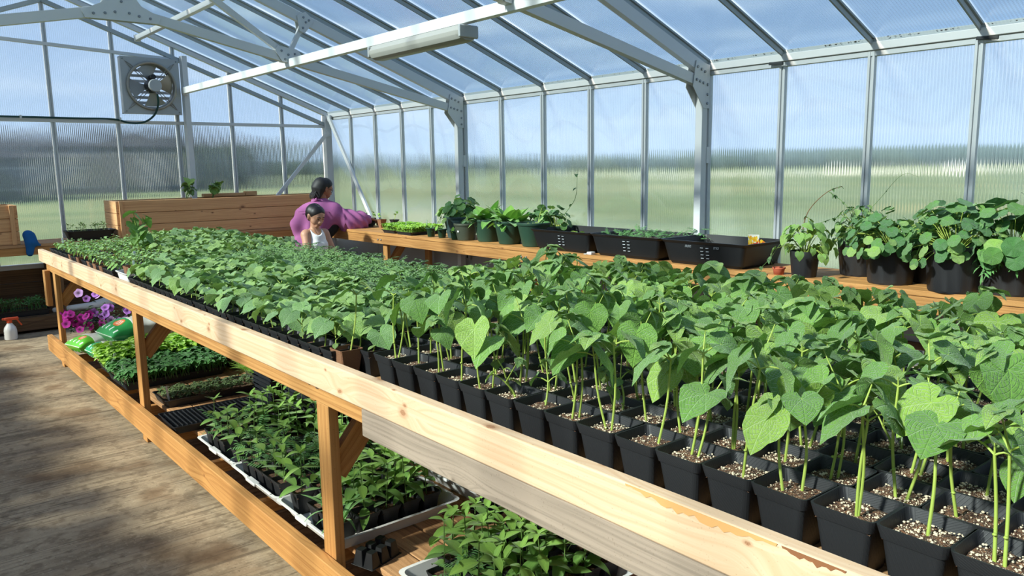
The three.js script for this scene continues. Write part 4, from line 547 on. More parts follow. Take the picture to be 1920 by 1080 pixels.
{
  let t = flatTray('seed tray of light green lettuce at the back of the shelf near the grey bag', 2.2, SHELF, -6.42, 0.5, 0.24, 0.055); sprouts(t, 0.48, 0.24, 0.04, 900, sprA, M.micro, 0.12, 0.16, [0.75, 0.85, 0.5], 1, 0.6);
  t = flatTray('seed tray of yellow green lettuce seedlings between the soil bags and the dark tray', 1.55, SHELF, -6.02, 0.68, 0.34, 0.055); sprouts(t, 0.68, 0.35, 0.04, 1700, sprA, M.micro, 0.12, 0.16, [0.8, 0.85, 0.5], 2, 0.6);
  t = flatTray('seed tray of dark green leafy seedlings beside the far front leg', 1.52, SHELF, -5.6, 0.66, 0.46, 0.055); sprouts(t, 0.66, 0.5, 0.04, 1100, sprB, M.microDark, 0.06, 0.11, [0.6, 0.8, 0.7], 3, 0.7);
  t = flatTray('seed tray of bright green lettuce behind the yellow green tray', 2.2, SHELF, -6.04, 0.56, 0.42, 0.055); sprouts(t, 0.55, 0.42, 0.04, 1300, sprA, M.micro, 0.1, 0.13, [0.7, 0.85, 0.5], 4, 0.6);
  t = flatTray('seed tray of small sparse herb seedlings beside the empty plug tray', 1.58, SHELF, -4.93, 0.6, 0.28, 0.05); sprouts(t, 0.56, 0.24, 0.035, 420, sprB, M.microRed, 0.02, 0.05, [0.7, 0.7, 0.5], 5, 0.8);
  t = flatTray('seed tray of fine bright green grass-like sprouts under the table', 2.1, SHELF, -5.1, 0.36, 0.3, 0.05); sprouts(t, 0.36, 0.3, 0.035, 700, bladeTuft, M.micro, 0.09, 0.13, [0.8, 0.9, 0.5], 6, 0.3);
  t = flatTray('seed tray of sparse green seedlings behind the dark leafy tray', 2.12, SHELF, -5.62, 0.4, 0.36, 0.05); sprouts(t, 0.38, 0.34, 0.035, 160, sprC, M.microDark, 0.08, 0.12, [0.8, 0.9, 0.7], 7);
  // empty plug tray
  const p = thing('plug_tray', 'empty black plug tray with a grid of small cells in front of the herb tray', 'plug tray', [1.46, SHELF, -4.42], -0.03); part('tub', tub(0.57, 0.32, 0.54, 0.29, 0.045, { rim: 0.01, lip: 0.004, depth: 0.04, r: 0.012 }), M.flat, p); part('soil', soilPatch(0.53, 0.28, 0.02), M.soil, p);
  part('cell_wall', Array.from({ length: 22 }, (_, i) => bx(0.0045, 0.026, 0.288, -0.2575 + i * 0.0245, 0.033, 0, 0)), M.flat, p); part('cell_wall', Array.from({ length: 12 }, (_, i) => bx(0.53, 0.022, 0.003, 0, 0.031, -0.132 + i * 0.024, 0)), M.flat, p);
  stick('white plant label in the near corner of the sparse herb tray', 1.31, SHELF + 0.035, -4.83, 0.1, 0.15); stick('white plant label at the soil bag end of the yellow green lettuce', 1.26, SHELF + 0.05, -6.16, 0.11, 0.2, 0.01); stick('grey plant label standing tall in the yellow green lettuce tray', 1.27, SHELF + 0.06, -5.98, 0.16, 0.05, 0.022); stick('short white plant label between lettuce and dark leafy tray', 1.25, SHELF + 0.07, -5.83, 0.1, 0, 0.02); stick('white plant label leaning at the corner of the dark leafy tray', 1.23, SHELF + 0.03, -5.5, 0.12, 0.15, 0.01); stick('white plant label in the bright grass-like sprouts', 1.98, SHELF + 0.07, -4.98, 0.12, 0, 0.016);
  // two stacks of nursery flats
  let k = 0; for (const [x, z, n, d, word] of [[1.99, -4.42, 13, 0.27, 'far'], [2.03, -4.0, 14, 0.4, 'near']]) for (let i = 0; i < n; i++) { const f = thing('nursery_tray', `dark plastic tray in the ${word} stack under the table, ${i ? ORD(i + 1) + ' from the bottom' : 'lowest of the stack'}`, 'tray', [x + (k % 3) * 0.002, SHELF + i * 0.027, z], 0, `${word} stack of dark trays`); k++; const g = tub(0.54, d, 0.53, d - 0.01, 0.026, { rim: 0.007, lip: 0.003, depth: 0.02, r: 0.012, c: 2 }); part('tub', g, M.flat, f); }
}
// bags of potting soil
function bagTex(g1, label) { return canvasTex(512, 256, (g, w, h) => { g.fillStyle = '#d9d8d2'; g.fillRect(0, 0, w, h); g.fillStyle = g1; g.fillRect(0, 0, w * 0.24, h); g.fillStyle = '#f4f4ee'; g.fillRect(w * 0.24, 0, 7, h); g.fillStyle = '#2d8a4d'; g.fillRect(w * 0.72, h * 0.1, w * 0.2, h * 0.5); g.fillStyle = '#e9783a'; g.beginPath(); g.ellipse(w * 0.15, h * 0.42, w * 0.06, h * 0.15, 0, 0, 7); g.fill(); g.beginPath(); g.ellipse(w * 0.78, h * 0.25, w * 0.03, h * 0.06, 0, 0, 7); g.fill(); g.fillStyle = '#f6e9da'; for (let i = 0; i < 3; i++) g.fillRect(w * 0.115, h * (0.33 + i * 0.07), w * 0.07, h * 0.03); g.fillStyle = '#eef6ee'; for (let i = 0; i < 4; i++) g.fillRect(w * 0.03, h * (0.1 + i * 0.2), w * 0.05, h * 0.05); g.fillStyle = '#55585a'; for (let i = 0; i < 3; i++) g.fillRect(w * 0.42, h * (0.55 + i * 0.08), w * (0.1 - i * 0.02), h * 0.025); }); }
function soilBag(label, x, y, z, L, W, H, turn, tilt, col, seed) {
  const t = thing('soil_bag', label, 'soil bag', [x, y, z], turn), nu = 28, nv = 24, pos = [], uv = [], idx = [];
  for (let s = 0; s < 2; s++) for (let j = 0; j <= nv; j++) for (let i = 0; i <= nu; i++) { const u = i / nu * 2 - 1, v = j / nv * 2 - 1, e = Math.pow(Math.max(0, (1 - Math.abs(u) ** 3.2) * (1 - Math.abs(v) ** 2.8)), 0.5), wr = (fbm(N1, u * 5 + seed, v * 2 + s * 9, 3) - 0.5) * 0.28 * (0.3 + Math.abs(u)); const yy = s ? H * (0.42 + e * (0.58 + wr)) : H * (0.42 - 0.42 * Math.min(1, e * 1.8)); pos.push(u * L / 2 * (1 - 0.04 * e), yy + u * tilt * L / 2, v * W / 2 * (1 - 0.06 * (1 - e)) + (fbm(N2, u * 4 + seed, v * 3, 2) - 0.5) * 0.012); uv.push((u + 1) / 2, (v + 1) / 2); }
  const m = (nu + 1) * (nv + 1); for (let s = 0; s < 2; s++) for (let j = 0; j < nv; j++) for (let i = 0; i < nu; i++) { const a = s * m + j * (nu + 1) + i, b = a + nu + 1; s ? idx.push(a, b, a + 1, a + 1, b, b + 1) : idx.push(a, a + 1, b, a + 1, b + 1, b); }
  const mt = new THREE.MeshPhysicalMaterial({ map: bagTex(col), roughness: 0.4, clearcoat: 0.3, clearcoatRoughness: 0.3 }); part('sack', build(pos, uv, idx), mt, t); part('seam', bx(0.006, 0.008, W * 0.86, -L / 2 + 0.004, H * 0.42 - tilt * L / 2, 0, 0.002), M.tag, t);
}
soilBag('white potting soil bag with a lime green end at the shelf corner', 1.40, SHELF, -6.86, 0.5, 0.27, 0.13, 0.25, -0.06, '#67c23c', 3);
soilBag('white potting soil bag with a dark green end lying against the lettuce tray', 1.42, SHELF, -6.48, 0.42, 0.24, 0.12, 0.1, -0.1, '#2b9a63', 8);
soilBag('large white soil bag with green end lying across the two smaller bags', 1.72, SHELF + 0.085, -6.72, 0.72, 0.4, 0.17, 0.12, 0.02, '#2f9a52', 15);
soilBag('grey soil bag at the back behind the bright lettuce', 2.2, SHELF, -6.72, 0.5, 0.36, 0.15, 0.3, 0, '#8a918c', 21);
soilBag('pale plastic soil bag with a green band behind the large bag', 2.2, SHELF, -7.26, 0.5, 0.34, 0.22, 0.2, 0, '#3d9a5e', 27);
// petunia in a hanging pot
{
  const t = thing('petunia', 'petunia in a black pot with magenta and lilac blooms at the shelf end', 'flower pot', [1.5, SHELF, -7.3]); R = rng(71); part('pot', lathe([[0.001, 0], [0.085, 0], [0.12, 0.15], [0.13, 0.15], [0.13, 0.17], [0.118, 0.17], [0.1, 0.14], [0.001, 0.14]], 28), M.pot, t);
  const fol = [], lf = stripLeaf(1, 0.4, { n: 3 }); for (let i = 0; i < 420; i++) { const a = R() * 6.28, e = R() ** 0.6, r = 0.08 + 0.2 * e; fol.push(put(lf, Math.cos(a) * r, 0.13 + rr(-0.06, 0.18) * (1.1 - e * 0.5), Math.sin(a) * r, R() * 6.28, rr(-0.8, 0.5), rr(-0.5, 0.5), rr(0.025, 0.045))); } stuffPart('foliage', fol, lanceMat(0x4f7c44), t);
  const petal = (dark) => { const pos = [0, -0.35, 0], col = [...dark.map((v) => v * 0.25)], uv = [0, 0], idx = [], n = 20; for (let k = 1; k <= 3; k++) for (let j = 0; j < n; j++) { const a = j / n * 6.2832, rad = [0, 0.22, 0.6, 1][k] * (k === 3 ? 0.93 + 0.07 * Math.cos(a * 5) : 1), y = [0, -0.12, 0.02, 0.03 + 0.06 * Math.cos(a * 5)][k]; pos.push(Math.cos(a) * rad, y, Math.sin(a) * rad); col.push(...dark.map((v) => v * [0, 0.35, 0.85, 1][k])); uv.push(0, 0); } for (let j = 0; j < n; j++) { idx.push(0, 1 + (j + 1) % n, 1 + j); for (let k = 0; k < 2; k++) { const a = 1 + k * n + j, b = 1 + k * n + (j + 1) % n; idx.push(a, b, a + n, b, b + n, a + n); } } const g = build(pos, uv, idx); g.setAttribute('color', new THREE.Float32BufferAttribute(col, 3)); return g; };
  const mat = new THREE.MeshPhysicalMaterial({ vertexColors: true, roughness: 0.95, transmission: 0.3, thickness: 0, side: THREE.DoubleSide }), kinds = [petal([0.62, 0.02, 0.42]), petal([0.55, 0.2, 0.75]), petal([0.75, 0.42, 0.86])];
  const look = V(-0.42, 0.12, 0.9); for (let i = 0; i < 40; i++) { const u = rr(-1, 1), v = rr(-0.55, 1), d = look.clone().multiplyScalar(0.2 + rr(-0.06, 0.05)).add(V(0.9, 0, 0.42).multiplyScalar(u * 0.25)), y = 0.2 + v * 0.15 * (1 - 0.4 * u * u) + (u > -0.5 && u < 0.1 && v > 0.6 ? 0.09 : 0), lilac = u + v * 0.9 > 0.15; const m = part('flower', kinds[lilac ? (R() < 0.6 ? 1 : 2) : 0], mat, t); m.position.set(d.x, y, d.z); m.quaternion.setFromUnitVectors(V(0, 1, 0), V(look.x + rr(-0.5, 0.5), 0.5 + rr(-0.5, 0.4), look.z + rr(-0.6, 0.3)).normalize()); m.scale.setScalar(rr(0.028, 0.04)); }
}
// ------------------------------------------------------------------ on the right bench
function roundPot(name, label, x, z, rt, rb, h, mat, cat = 'pot', rimH = 0.025) { const t = thing(name, label, cat, [x, BENCH, z]); part('pot', lathe([[0.001, 0], [rb - 0.006, 0], [rb, 0.006], [lerp(rb, rt, 0.9) , h - rimH], [rt + 0.004, h - rimH + 0.002], [rt + 0.006, h - 0.003], [rt + 0.003, h], [rt - 0.003, h], [rt - 0.008, h - 0.03], [lerp(rb, rt, 0.8) - 0.004, h - 0.035]], 36), mat, t); part('soil', new THREE.CircleGeometry(lerp(rb, rt, 0.85), 24).rotateX(-Math.PI / 2).translate(0, h - 0.034, 0), M.soil, t); return t; }
const roundLeaves = [0, 1, 2].map((i) => polarLeaf(ROUND, 1, { seed: 400 + i, seg: 32, fold: 0, droop: [0.12, -0.15, 0.3][i], ripple: 0.03, cup: [0.1, -0.1, 0.15][i] }));
function mound(t, y, n, rad, hgt, s0, s1, seed, o = {}) {          // round leaves on long stalks over a pot
  R = rng(seed); const st = [], { geos = roundLeaves, mats = M.nast, base = 0.05 } = o;
  for (let i = 0; i < n; i++) { const el = Math.acos(1 - R() * (o.spread ?? 1.05)), a = R() * 6.28, d = V(Math.sin(el) * Math.cos(a) * rad, Math.cos(el) * hgt, Math.sin(el) * Math.sin(a) * rad).multiplyScalar(rr(0.55, 1)), e = V(d.x, y + d.y, d.z), b = V(d.x * 0.15, y, d.z * 0.15); if (i % 2 === 0) st.push(tube([b, b.clone().lerp(e, 0.55).add(V(0, 0.03, 0)), e], 0.0022, 0.0016, 4, 4)); leafOn(t, pick(geos), R() < 0.16 ? mats[2] : mats[R() * 2 | 0], rr(s0, s1), e, Math.atan2(d.x, d.z) + rr(-0.5, 0.5), rr(0.1, 0.5) + el * 0.5, rr(-0.4, 0.4)); }
  part('stem', st, M.stem, t);
}
function lettuce(t, y, n, L, seed, mat = [lanceMat(0x84bb52), lanceMat(0x9ccc52)]) { R = rng(seed); for (let i = 0; i < n; i++) leafOn(t, pick(lance), mat[i % 2], rr(0.6, 1) * L, V(rr(-0.05, 0.05), y, rr(-0.05, 0.05)), i * 2.4 + rr(-0.4, 0.4), rr(-1.1, -0.3), rr(-0.3, 0.3)); }
{
  let t = roundPot('planter_pot', 'big blue green planter of nasturtium, largest of the round pots', 4.6, -6.3, 0.175, 0.135, 0.215, M.greenGrey); mound(t, 0.19, 90, 0.25, 0.23, 0.05, 0.08, 11);
  t = roundPot('planter_pot', 'small olive brown pot with a white sticker', 4.48, -6.06, 0.115, 0.085, 0.165, M.olive); mound(t, 0.14, 12, 0.08, 0.06, 0.03, 0.045, 12); part('sticker', bx(0.002, 0.015, 0.024, -0.1045, 0.09, 0.012, 0), M.tag, t);
  t = roundPot('planter_pot', 'dark green pot of lettuce beside the olive pot', 4.55, -5.8, 0.14, 0.1, 0.21, M.green); lettuce(t, 0.17, 40, 0.3, 13);
  t = roundPot('planter_pot', 'dark green pot of bright lettuce in the middle of three matching pots', 4.53, -5.46, 0.14, 0.1, 0.21, M.green); lettuce(t, 0.17, 40, 0.28, 14);
  t = roundPot('planter_pot', 'dark green pot with low seedlings touching the first black tray', 4.53, -5.13, 0.145, 0.1, 0.21, M.green); mound(t, 0.17, 14, 0.09, 0.03, 0.02, 0.03, 15); leafOn(t, roundLeaves[0], M.nast[1], 0.065, V(0.08, 0.33, 0.02), 2.5, 0.9, 0.2); part('stalk', tube([V(0.04, 0.17, 0), V(0.08, 0.33, 0.02)], 0.003, 0.002, 5), M.stem, t);
  t = roundPot('planter_pot', 'dark green pot at the wall behind the low seedling pot', 4.75, -5.35, 0.115, 0.085, 0.18, M.green); mound(t, 0.16, 46, 0.16, 0.18, 0.045, 0.07, 16);
  t = roundPot('planter_pot', 'dark green pot at the wall with a long trailing tendril', 4.75, -5.08, 0.11, 0.085, 0.17, M.green); mound(t, 0.15, 46, 0.18, 0.2, 0.04, 0.065, 17); part('tendril', tube([V(0, 0.18, 0), V(0.02, 0.3, 0.12), V(0.05, 0.42, 0.2), V(0.07, 0.58, 0.2), V(0.06, 0.66, 0.22)], 0.003, 0.0015, 5, 14), M.stemDark, t); for (const [y, z] of [[0.36, 0.15], [0.5, 0.2], [0.62, 0.21]]) leafOn(t, trif[0], M.nast[0], 0.035, V(0.05, y, z), y * 9, 0.4, 0);
  const small = (label, x, z, seed) => { const q = roundPot('plant_pot', label, x, z, 0.046, 0.036, 0.09, M.greenDark, 'pot', 0.014); lettuce(q, 0.07, 7, 0.08, seed); };
  small('small dark green pot next to the tray of sprouts', 4.45, -6.62, 21); small('small dark green pot, second from the tray of sprouts', 4.46, -6.44, 22); small('small dark green pot in front of the big blue green planter', 4.42, -6.16, 23);
  // trays of sprouts by the planting spot
  t = flatTray('seed tray of green sprouts on the right bench, farther of the two', 4.56, BENCH, -7.36, 0.36, 0.26, 0.035); sprouts(t, 0.35, 0.25, 0.025, 800, sprA, M.micro, 0.06, 0.09, [0.7, 0.8, 0.5], 31); t = flatTray('seed tray of yellow green sprouts on the right bench, nearer of the two', 4.57, BENCH, -7.02, 0.42, 0.3, 0.035); sprouts(t, 0.41, 0.29, 0.025, 900, sprA, M.micro, 0.055, 0.085, [0.95, 0.9, 0.45], 32); stick('white plant label at the front of the yellow green sprouts', 4.43, BENCH + 0.02, -7.05, 0.12, 0.1); stick('white plant label at the back of the yellow green sprouts', 4.62, BENCH + 0.03, -6.95, 0.12, 0, 0.018);
  const sq = (label, x, z, m, g, seed) => { const q = thing('seedling_pot', label, 'pot', [x, BENCH, z]); part('pot', g, m, q); part('soil', soilSmall, M.soil, q); R = rng(seed); const st = []; for (let i = 0; i < 3; i++) { const a = R() * 6.28, e = V(Math.sin(a) * 0.04, 0.08 + rr(0.05, 0.12), Math.cos(a) * 0.04); st.push(tube([V(0, 0.08, 0), e], 0.002, 0.0015, 4)); leafOn(q, pick(beanLeaves), M.zinnia[1], 0.03, e, a, 0.3, 0); } part('stem', st, M.stem, q); };
  sq('small black pot at the bench edge beside the purple sleeve', 4.57, -8.3, M.pot, potSmall, 41); sq('black pot under the reaching hand', 4.74, -8.36, M.pot, potSmall, 42); sq('black pot at the wall beside the reaching hand', 4.84, -8.5, M.pot, potSmall, 43); sq('brown peat pot beside the black pots near the reaching hand', 4.76, -8.12, M.peat, peatPot, 44); sq('black pot at the wall right of the brown peat pot', 4.86, -8.0, M.pot, potSmall, 45);
  // three long black trays with embossed marks
  const font = await new FontLoader().loadAsync('fonts/droid/droid_sans_regular.typeface.json');
  const troughs = [];
  for (const [label, z, text] of [['long black tray with young lettuce, first after the green pots', -4.66], ['long black tray full of ferny marigolds, middle of the three', -3.95], ['long black tray nearly empty with a flower tag, nearest of the three', -3.24, 1]]) {
    const q = thing('trough', label, 'tray', [4.635, BENCH, z]); troughs.push(q); part('base', tub(0.44, 0.6, 0.42, 0.58, 0.02, { rim: 0.004, lip: 0, band: 0, depth: 0.01, r: 0.03 }), M.blackTray, q); part('tub', tub(0.5, 0.69, 0.45, 0.62, 0.15, { rim: 0.02, lip: 0.01, depth: 0.135, r: 0.03, wall: 0.004 }).translate(0, 0.02, 0), M.blackTray, q);
    part('slot', [0, 1].flatMap((c) => [0, 1, 2, 3].map((r) => bx(0.003, 0.004, 0.024, -0.2375 - 0.0045 * (3 - r) * 0.9, 0.128 - r * 0.024, 0.005 + c * 0.045, 0.001))), std(0xb9bec2, { roughness: 0.4 }), q, 'pale worn slot marks');
    if (text) part('lettering', [['non', -0.115], ['mo', 0.12]].map(([s, dz]) => new TextGeometry(s, { font, size: 0.022, depth: 0.002, curveSegments: 3 }).rotateY(-Math.PI / 2).rotateZ(-0.16).translate(-0.2495, 0.125, dz - 0.02)), std(0x777c80, { roughness: 0.4 }), q, 'embossed letters');
  }
  R = rng(91); let q = troughs[0]; part('soil', soilPatch(0.42, 0.58, 0.09).rotateY(0), M.soil, q); mound(q, 0.09, 16, 0.2, 0.06, 0.03, 0.045, 92, { mats: [M.nast[2], M.youngLeaf, M.youngLeaf] });
  q = troughs[1]; part('soil', soilPatch(0.42, 0.58, 0.12), M.soil, q); R = rng(93); for (let i = 0; i < 110; i++) leafOn(q, marLeaf, M.marigold, rr(0.06, 0.1), V(rr(-0.2, 0.2), 0.125 + rr(0, 0.05), rr(-0.29, 0.29)), R() * 6.28, rr(-0.8, 0.1), rr(-0.3, 0.3));
  q = troughs[2]; part('soil', soilPatch(0.42, 0.58, 0.035), M.soil, q);
  { const g = thing('marigold_seedling', 'single marigold seedling at the back corner between the two black trays', 'seedling', [4.84, BENCH, -3.6]); part('pot', potSmall, M.pot, g); R = rng(95); part('stem', tube([V(0, 0.08, 0), V(0, 0.2, 0)], 0.003, 0.002, 5), M.stemDark, g); for (let k = 0; k < 9; k++) leafOn(g, marLeaf, M.marigold, 0.09, V(0, 0.14 + k * 0.009, 0), k * 2.4, rr(-0.5, 0.1), 0); }
  { const g = thing('flower_tag', 'bright yellow and orange flower tag standing inside the empty black tray', 'tag', [4.8, BENCH + 0.06, -3.1], -1.2), tx = canvasTex(128, 128, (c, w) => { c.fillStyle = '#f3efe0'; c.fillRect(0, 0, w, w); const r = rng(3); for (let i = 0; i < 90; i++) { c.fillStyle = ['#f7c81e', '#f5a81c', '#ffd94a', '#e8641c', '#cf3d1a'][r() * (i > 45 ? 5 : 3) | 0]; c.beginPath(); c.arc(r() * w, (i > 45 ? 0.5 + r() * 0.5 : r() * 0.75 + 0.15) * w, 7 + r() * 9, 0, 7); c.fill(); } }); part('card', [bx(0.075, 0.11, 0.0015, 0, 0.085, 0, 0)].map((b) => { const uv = b.attributes.uv, p = b.attributes.position; for (let i = 0; i < uv.count; i++) uv.setXY(i, p.getX(i) / 0.075 + 0.5, (p.getY(i) - 0.03) / 0.11); return b; }), new THREE.MeshStandardMaterial({ map: tx, roughness: 0.4 }), g); part('card', [bx(0.05, 0.06, 0.0015, 0, 0, 0, 0)].map((b) => { const uv = b.attributes.uv, p = b.attributes.position; for (let i = 0; i < uv.count; i++) uv.setXY(i, p.getX(i) / 0.05 + 0.5, p.getY(i) / 0.12); return b.rotateZ(-0.6).translate(0.055, 0.07, 0.004); }), new THREE.MeshStandardMaterial({ map: tx, roughness: 0.4 }), g); }
  { const g = thing('clay_saucer', 'small terracotta pot lying at the bench edge near the vines', 'pot', [4.41, BENCH, -2.66]); part('pot', lathe([[0.001, 0], [0.03, 0], [0.036, 0.034], [0.04, 0.036], [0.04, 0.045], [0.034, 0.045], [0.028, 0.006], [0.001, 0.006]], 24), M.terracotta, g); }
  { const g = thing('foam_block', 'small white foam block under the corner of the middle black tray', 'block', [4.4, BENCH, -4.3]); part('block', bx(0.05, 0.022, 0.05, 0, 0.011, 0, 0.005), M.whitePlastic, g); part('flap', bx(0.05, 0.004, 0.03, -0.008, 0.004, -0.035, 0.001), M.whitePlastic, g); }
  // black nursery pots of nasturtium and vines
  const nurs = (label, x, z, r, h) => { const g = thing('nursery_pot', label, 'pot', [x, BENCH, z]), n = 48, ring = (y, rr_, fl = 0) => Array.from({ length: n }, (_, i) => { const a = -i / n * 6.2832, k = rr_ * (1 + fl * (i % 4 < 2 ? 0.012 : -0.012)); return [Math.cos(a) * k, y, Math.sin(a) * k]; }); part('pot', loft([ring(0, r * 0.82), ring(0.01, r * 0.85, 1), ring(h - 0.045, r * 0.98, 1), ring(h - 0.04, r * 1.0), ring(h - 0.004, r * 1.02), ring(h, r * 1.01), ring(h - 0.002, r * 0.98), ring(h - 0.04, r * 0.95)], true, true, 0.35), M.pot, g); part('soil', new THREE.CircleGeometry(r * 0.95, 24).rotateX(-Math.PI / 2).translate(0, h - 0.036, 0), M.soil, g); return g; };
  const vine = (g, pts, seed, n = 8, s = 0.022, r = 0.0022) => { R = rng(seed); const c = new THREE.CatmullRomCurve3(pts.map((p) => V(...p))); part('vine', tube(c.getPoints(22), r, r * 0.5, 5), r > 0.003 ? M.twig : M.stemDark, g); for (let i = 0; i < n; i++) { const p = c.getPoint(R()); leafOn(g, pick(trif), M.nast[R() * 2 | 0], s * rr(0.6, 1.2), p, R() * 6.28, rr(0, 1), rr(-0.5, 0.5)); } };
  let g = nurs('small black nursery pot of heart-leaved vine next to the empty tray', 4.43, -2.5, 0.085, 0.16); mound(g, 0.15, 60, 0.19, 0.22, 0.035, 0.06, 51, { geos: beanLeaves.slice(0, 3), mats: [M.youngLeaf, M.bean[2], M.bean[0]] }); vine(g, [[0, 0.2, 0], [-0.06, 0.22, -0.1], [-0.1, 0.1, -0.18], [-0.12, 0.02, -0.25]], 52, 14, 0.03); vine(g, [[0, 0.24, -0.03], [0.02, 0.4, 0.0], [0.1, 0.52, 0.08], [0.13, 0.55, 0.15]], 53, 10, 0.02, 0.0035); vine(g, [[0.1, 0.52, 0.08], [0.12, 0.46, 0.16], [0.12, 0.36, 0.26]], 54, 10, 0.022); vine(g, [[0, 0.3, 0], [0.1, 0.36, 0.14], [0.1, 0.37, 0.3]], 55, 12, 0.025); vine(g, [[0.2, 0.2, 0.1], [0.28, 0.46, 0.3], [0.34, 0.62, 0.42], [0.36, 0.6, 0.5]], 56, 3, 0.015, 0.0015);
  g = nurs('black nursery pot of twining small-leaved vine at the wall', 4.73, -2.3, 0.13, 0.2); mound(g, 0.2, 190, 0.2, 0.24, 0.022, 0.042, 57, { geos: trif });
  g = nurs('black nursery pot of blue green nasturtium, left of the nasturtium row', 4.53, -2.02, 0.14, 0.24); mound(g, 0.215, 150, 0.27, 0.22, 0.035, 0.062, 58, { spread: 1.3 }); R = rng(59); for (let i = 0; i < 16; i++) leafOn(g, marLeaf, M.marigold, 0.1, V(rr(-0.1, 0.1), 0.2, rr(-0.05, 0.14)), R() * 6.28, rr(-0.4, 0.4), 0);
  g = nurs('black nursery pot of nasturtium at the wall behind the row', 4.72, -1.85, 0.135, 0.215); mound(g, 0.2, 120, 0.2, 0.27, 0.035, 0.055, 60);
  g = nurs('black nursery pot of light green nasturtium in the middle of the row', 4.47, -1.66, 0.142, 0.25); mound(g, 0.225, 140, 0.26, 0.28, 0.04, 0.068, 61, { spread: 1.3, mats: [M.nast[0], M.nast[1], M.nast[2]] }); R = rng(62); for (let i = 0; i < 8; i++) leafOn(g, pick(lance), M.zinnia[0], 0.1, V(0.1, 0.46, 0.05), i * 0.8, rr(-0.3, 0.3), 0); part('stalk', tube([V(0, 0.2, 0), V(0.1, 0.47, 0.05)], 0.004, 0.003, 5), M.stemDark, g);
  g = nurs('black nursery pot with large round nasturtium leaves at the right edge', 4.58, -1.42, 0.142, 0.25); mound(g, 0.225, 110, 0.28, 0.3, 0.055, 0.1, 63, { spread: 1.3 }); R = rng(64); for (let i = 0; i < 18; i++) leafOn(g, marLeaf, M.marigold, 0.13, V(rr(-0.14, 0.1), 0.2, rr(-0.1, 0.1)), -1.6 + rr(-1, 1), rr(-0.1, 0.9), 0);
  g = nurs('black nursery pot beyond the right edge of the bench', 4.55, -1.12, 0.145, 0.225); mound(g, 0.21, 70, 0.26, 0.28, 0.05, 0.09, 65);
}
// plants on the left bench shade the aisle
{ R = rng(123); let n = 0; for (let z = -8.4; z < 1.2; z += 0.33) { const t = thing('planter_pot', `dark green pot of leafy nasturtium on the left bench, ${ORD(++n)} from the end wall`, 'pot', [-1.1 + Math.sin(n * 2.1) * 0.06, BENCH, z], 0, 'pots on the left bench'); part('pot', lathe([[0.001, 0], [0.095, 0], [0.13, 0.18], [0.136, 0.2], [0.12, 0.18], [0.001, 0.17]], 24), M.green, t); mound(t, 0.18, 64, 0.24 + 0.05 * Math.sin(n * 3.3), 0.17 + 0.13 * Math.sin(n * 5.1), 0.06, 0.1, 500 + n); } }
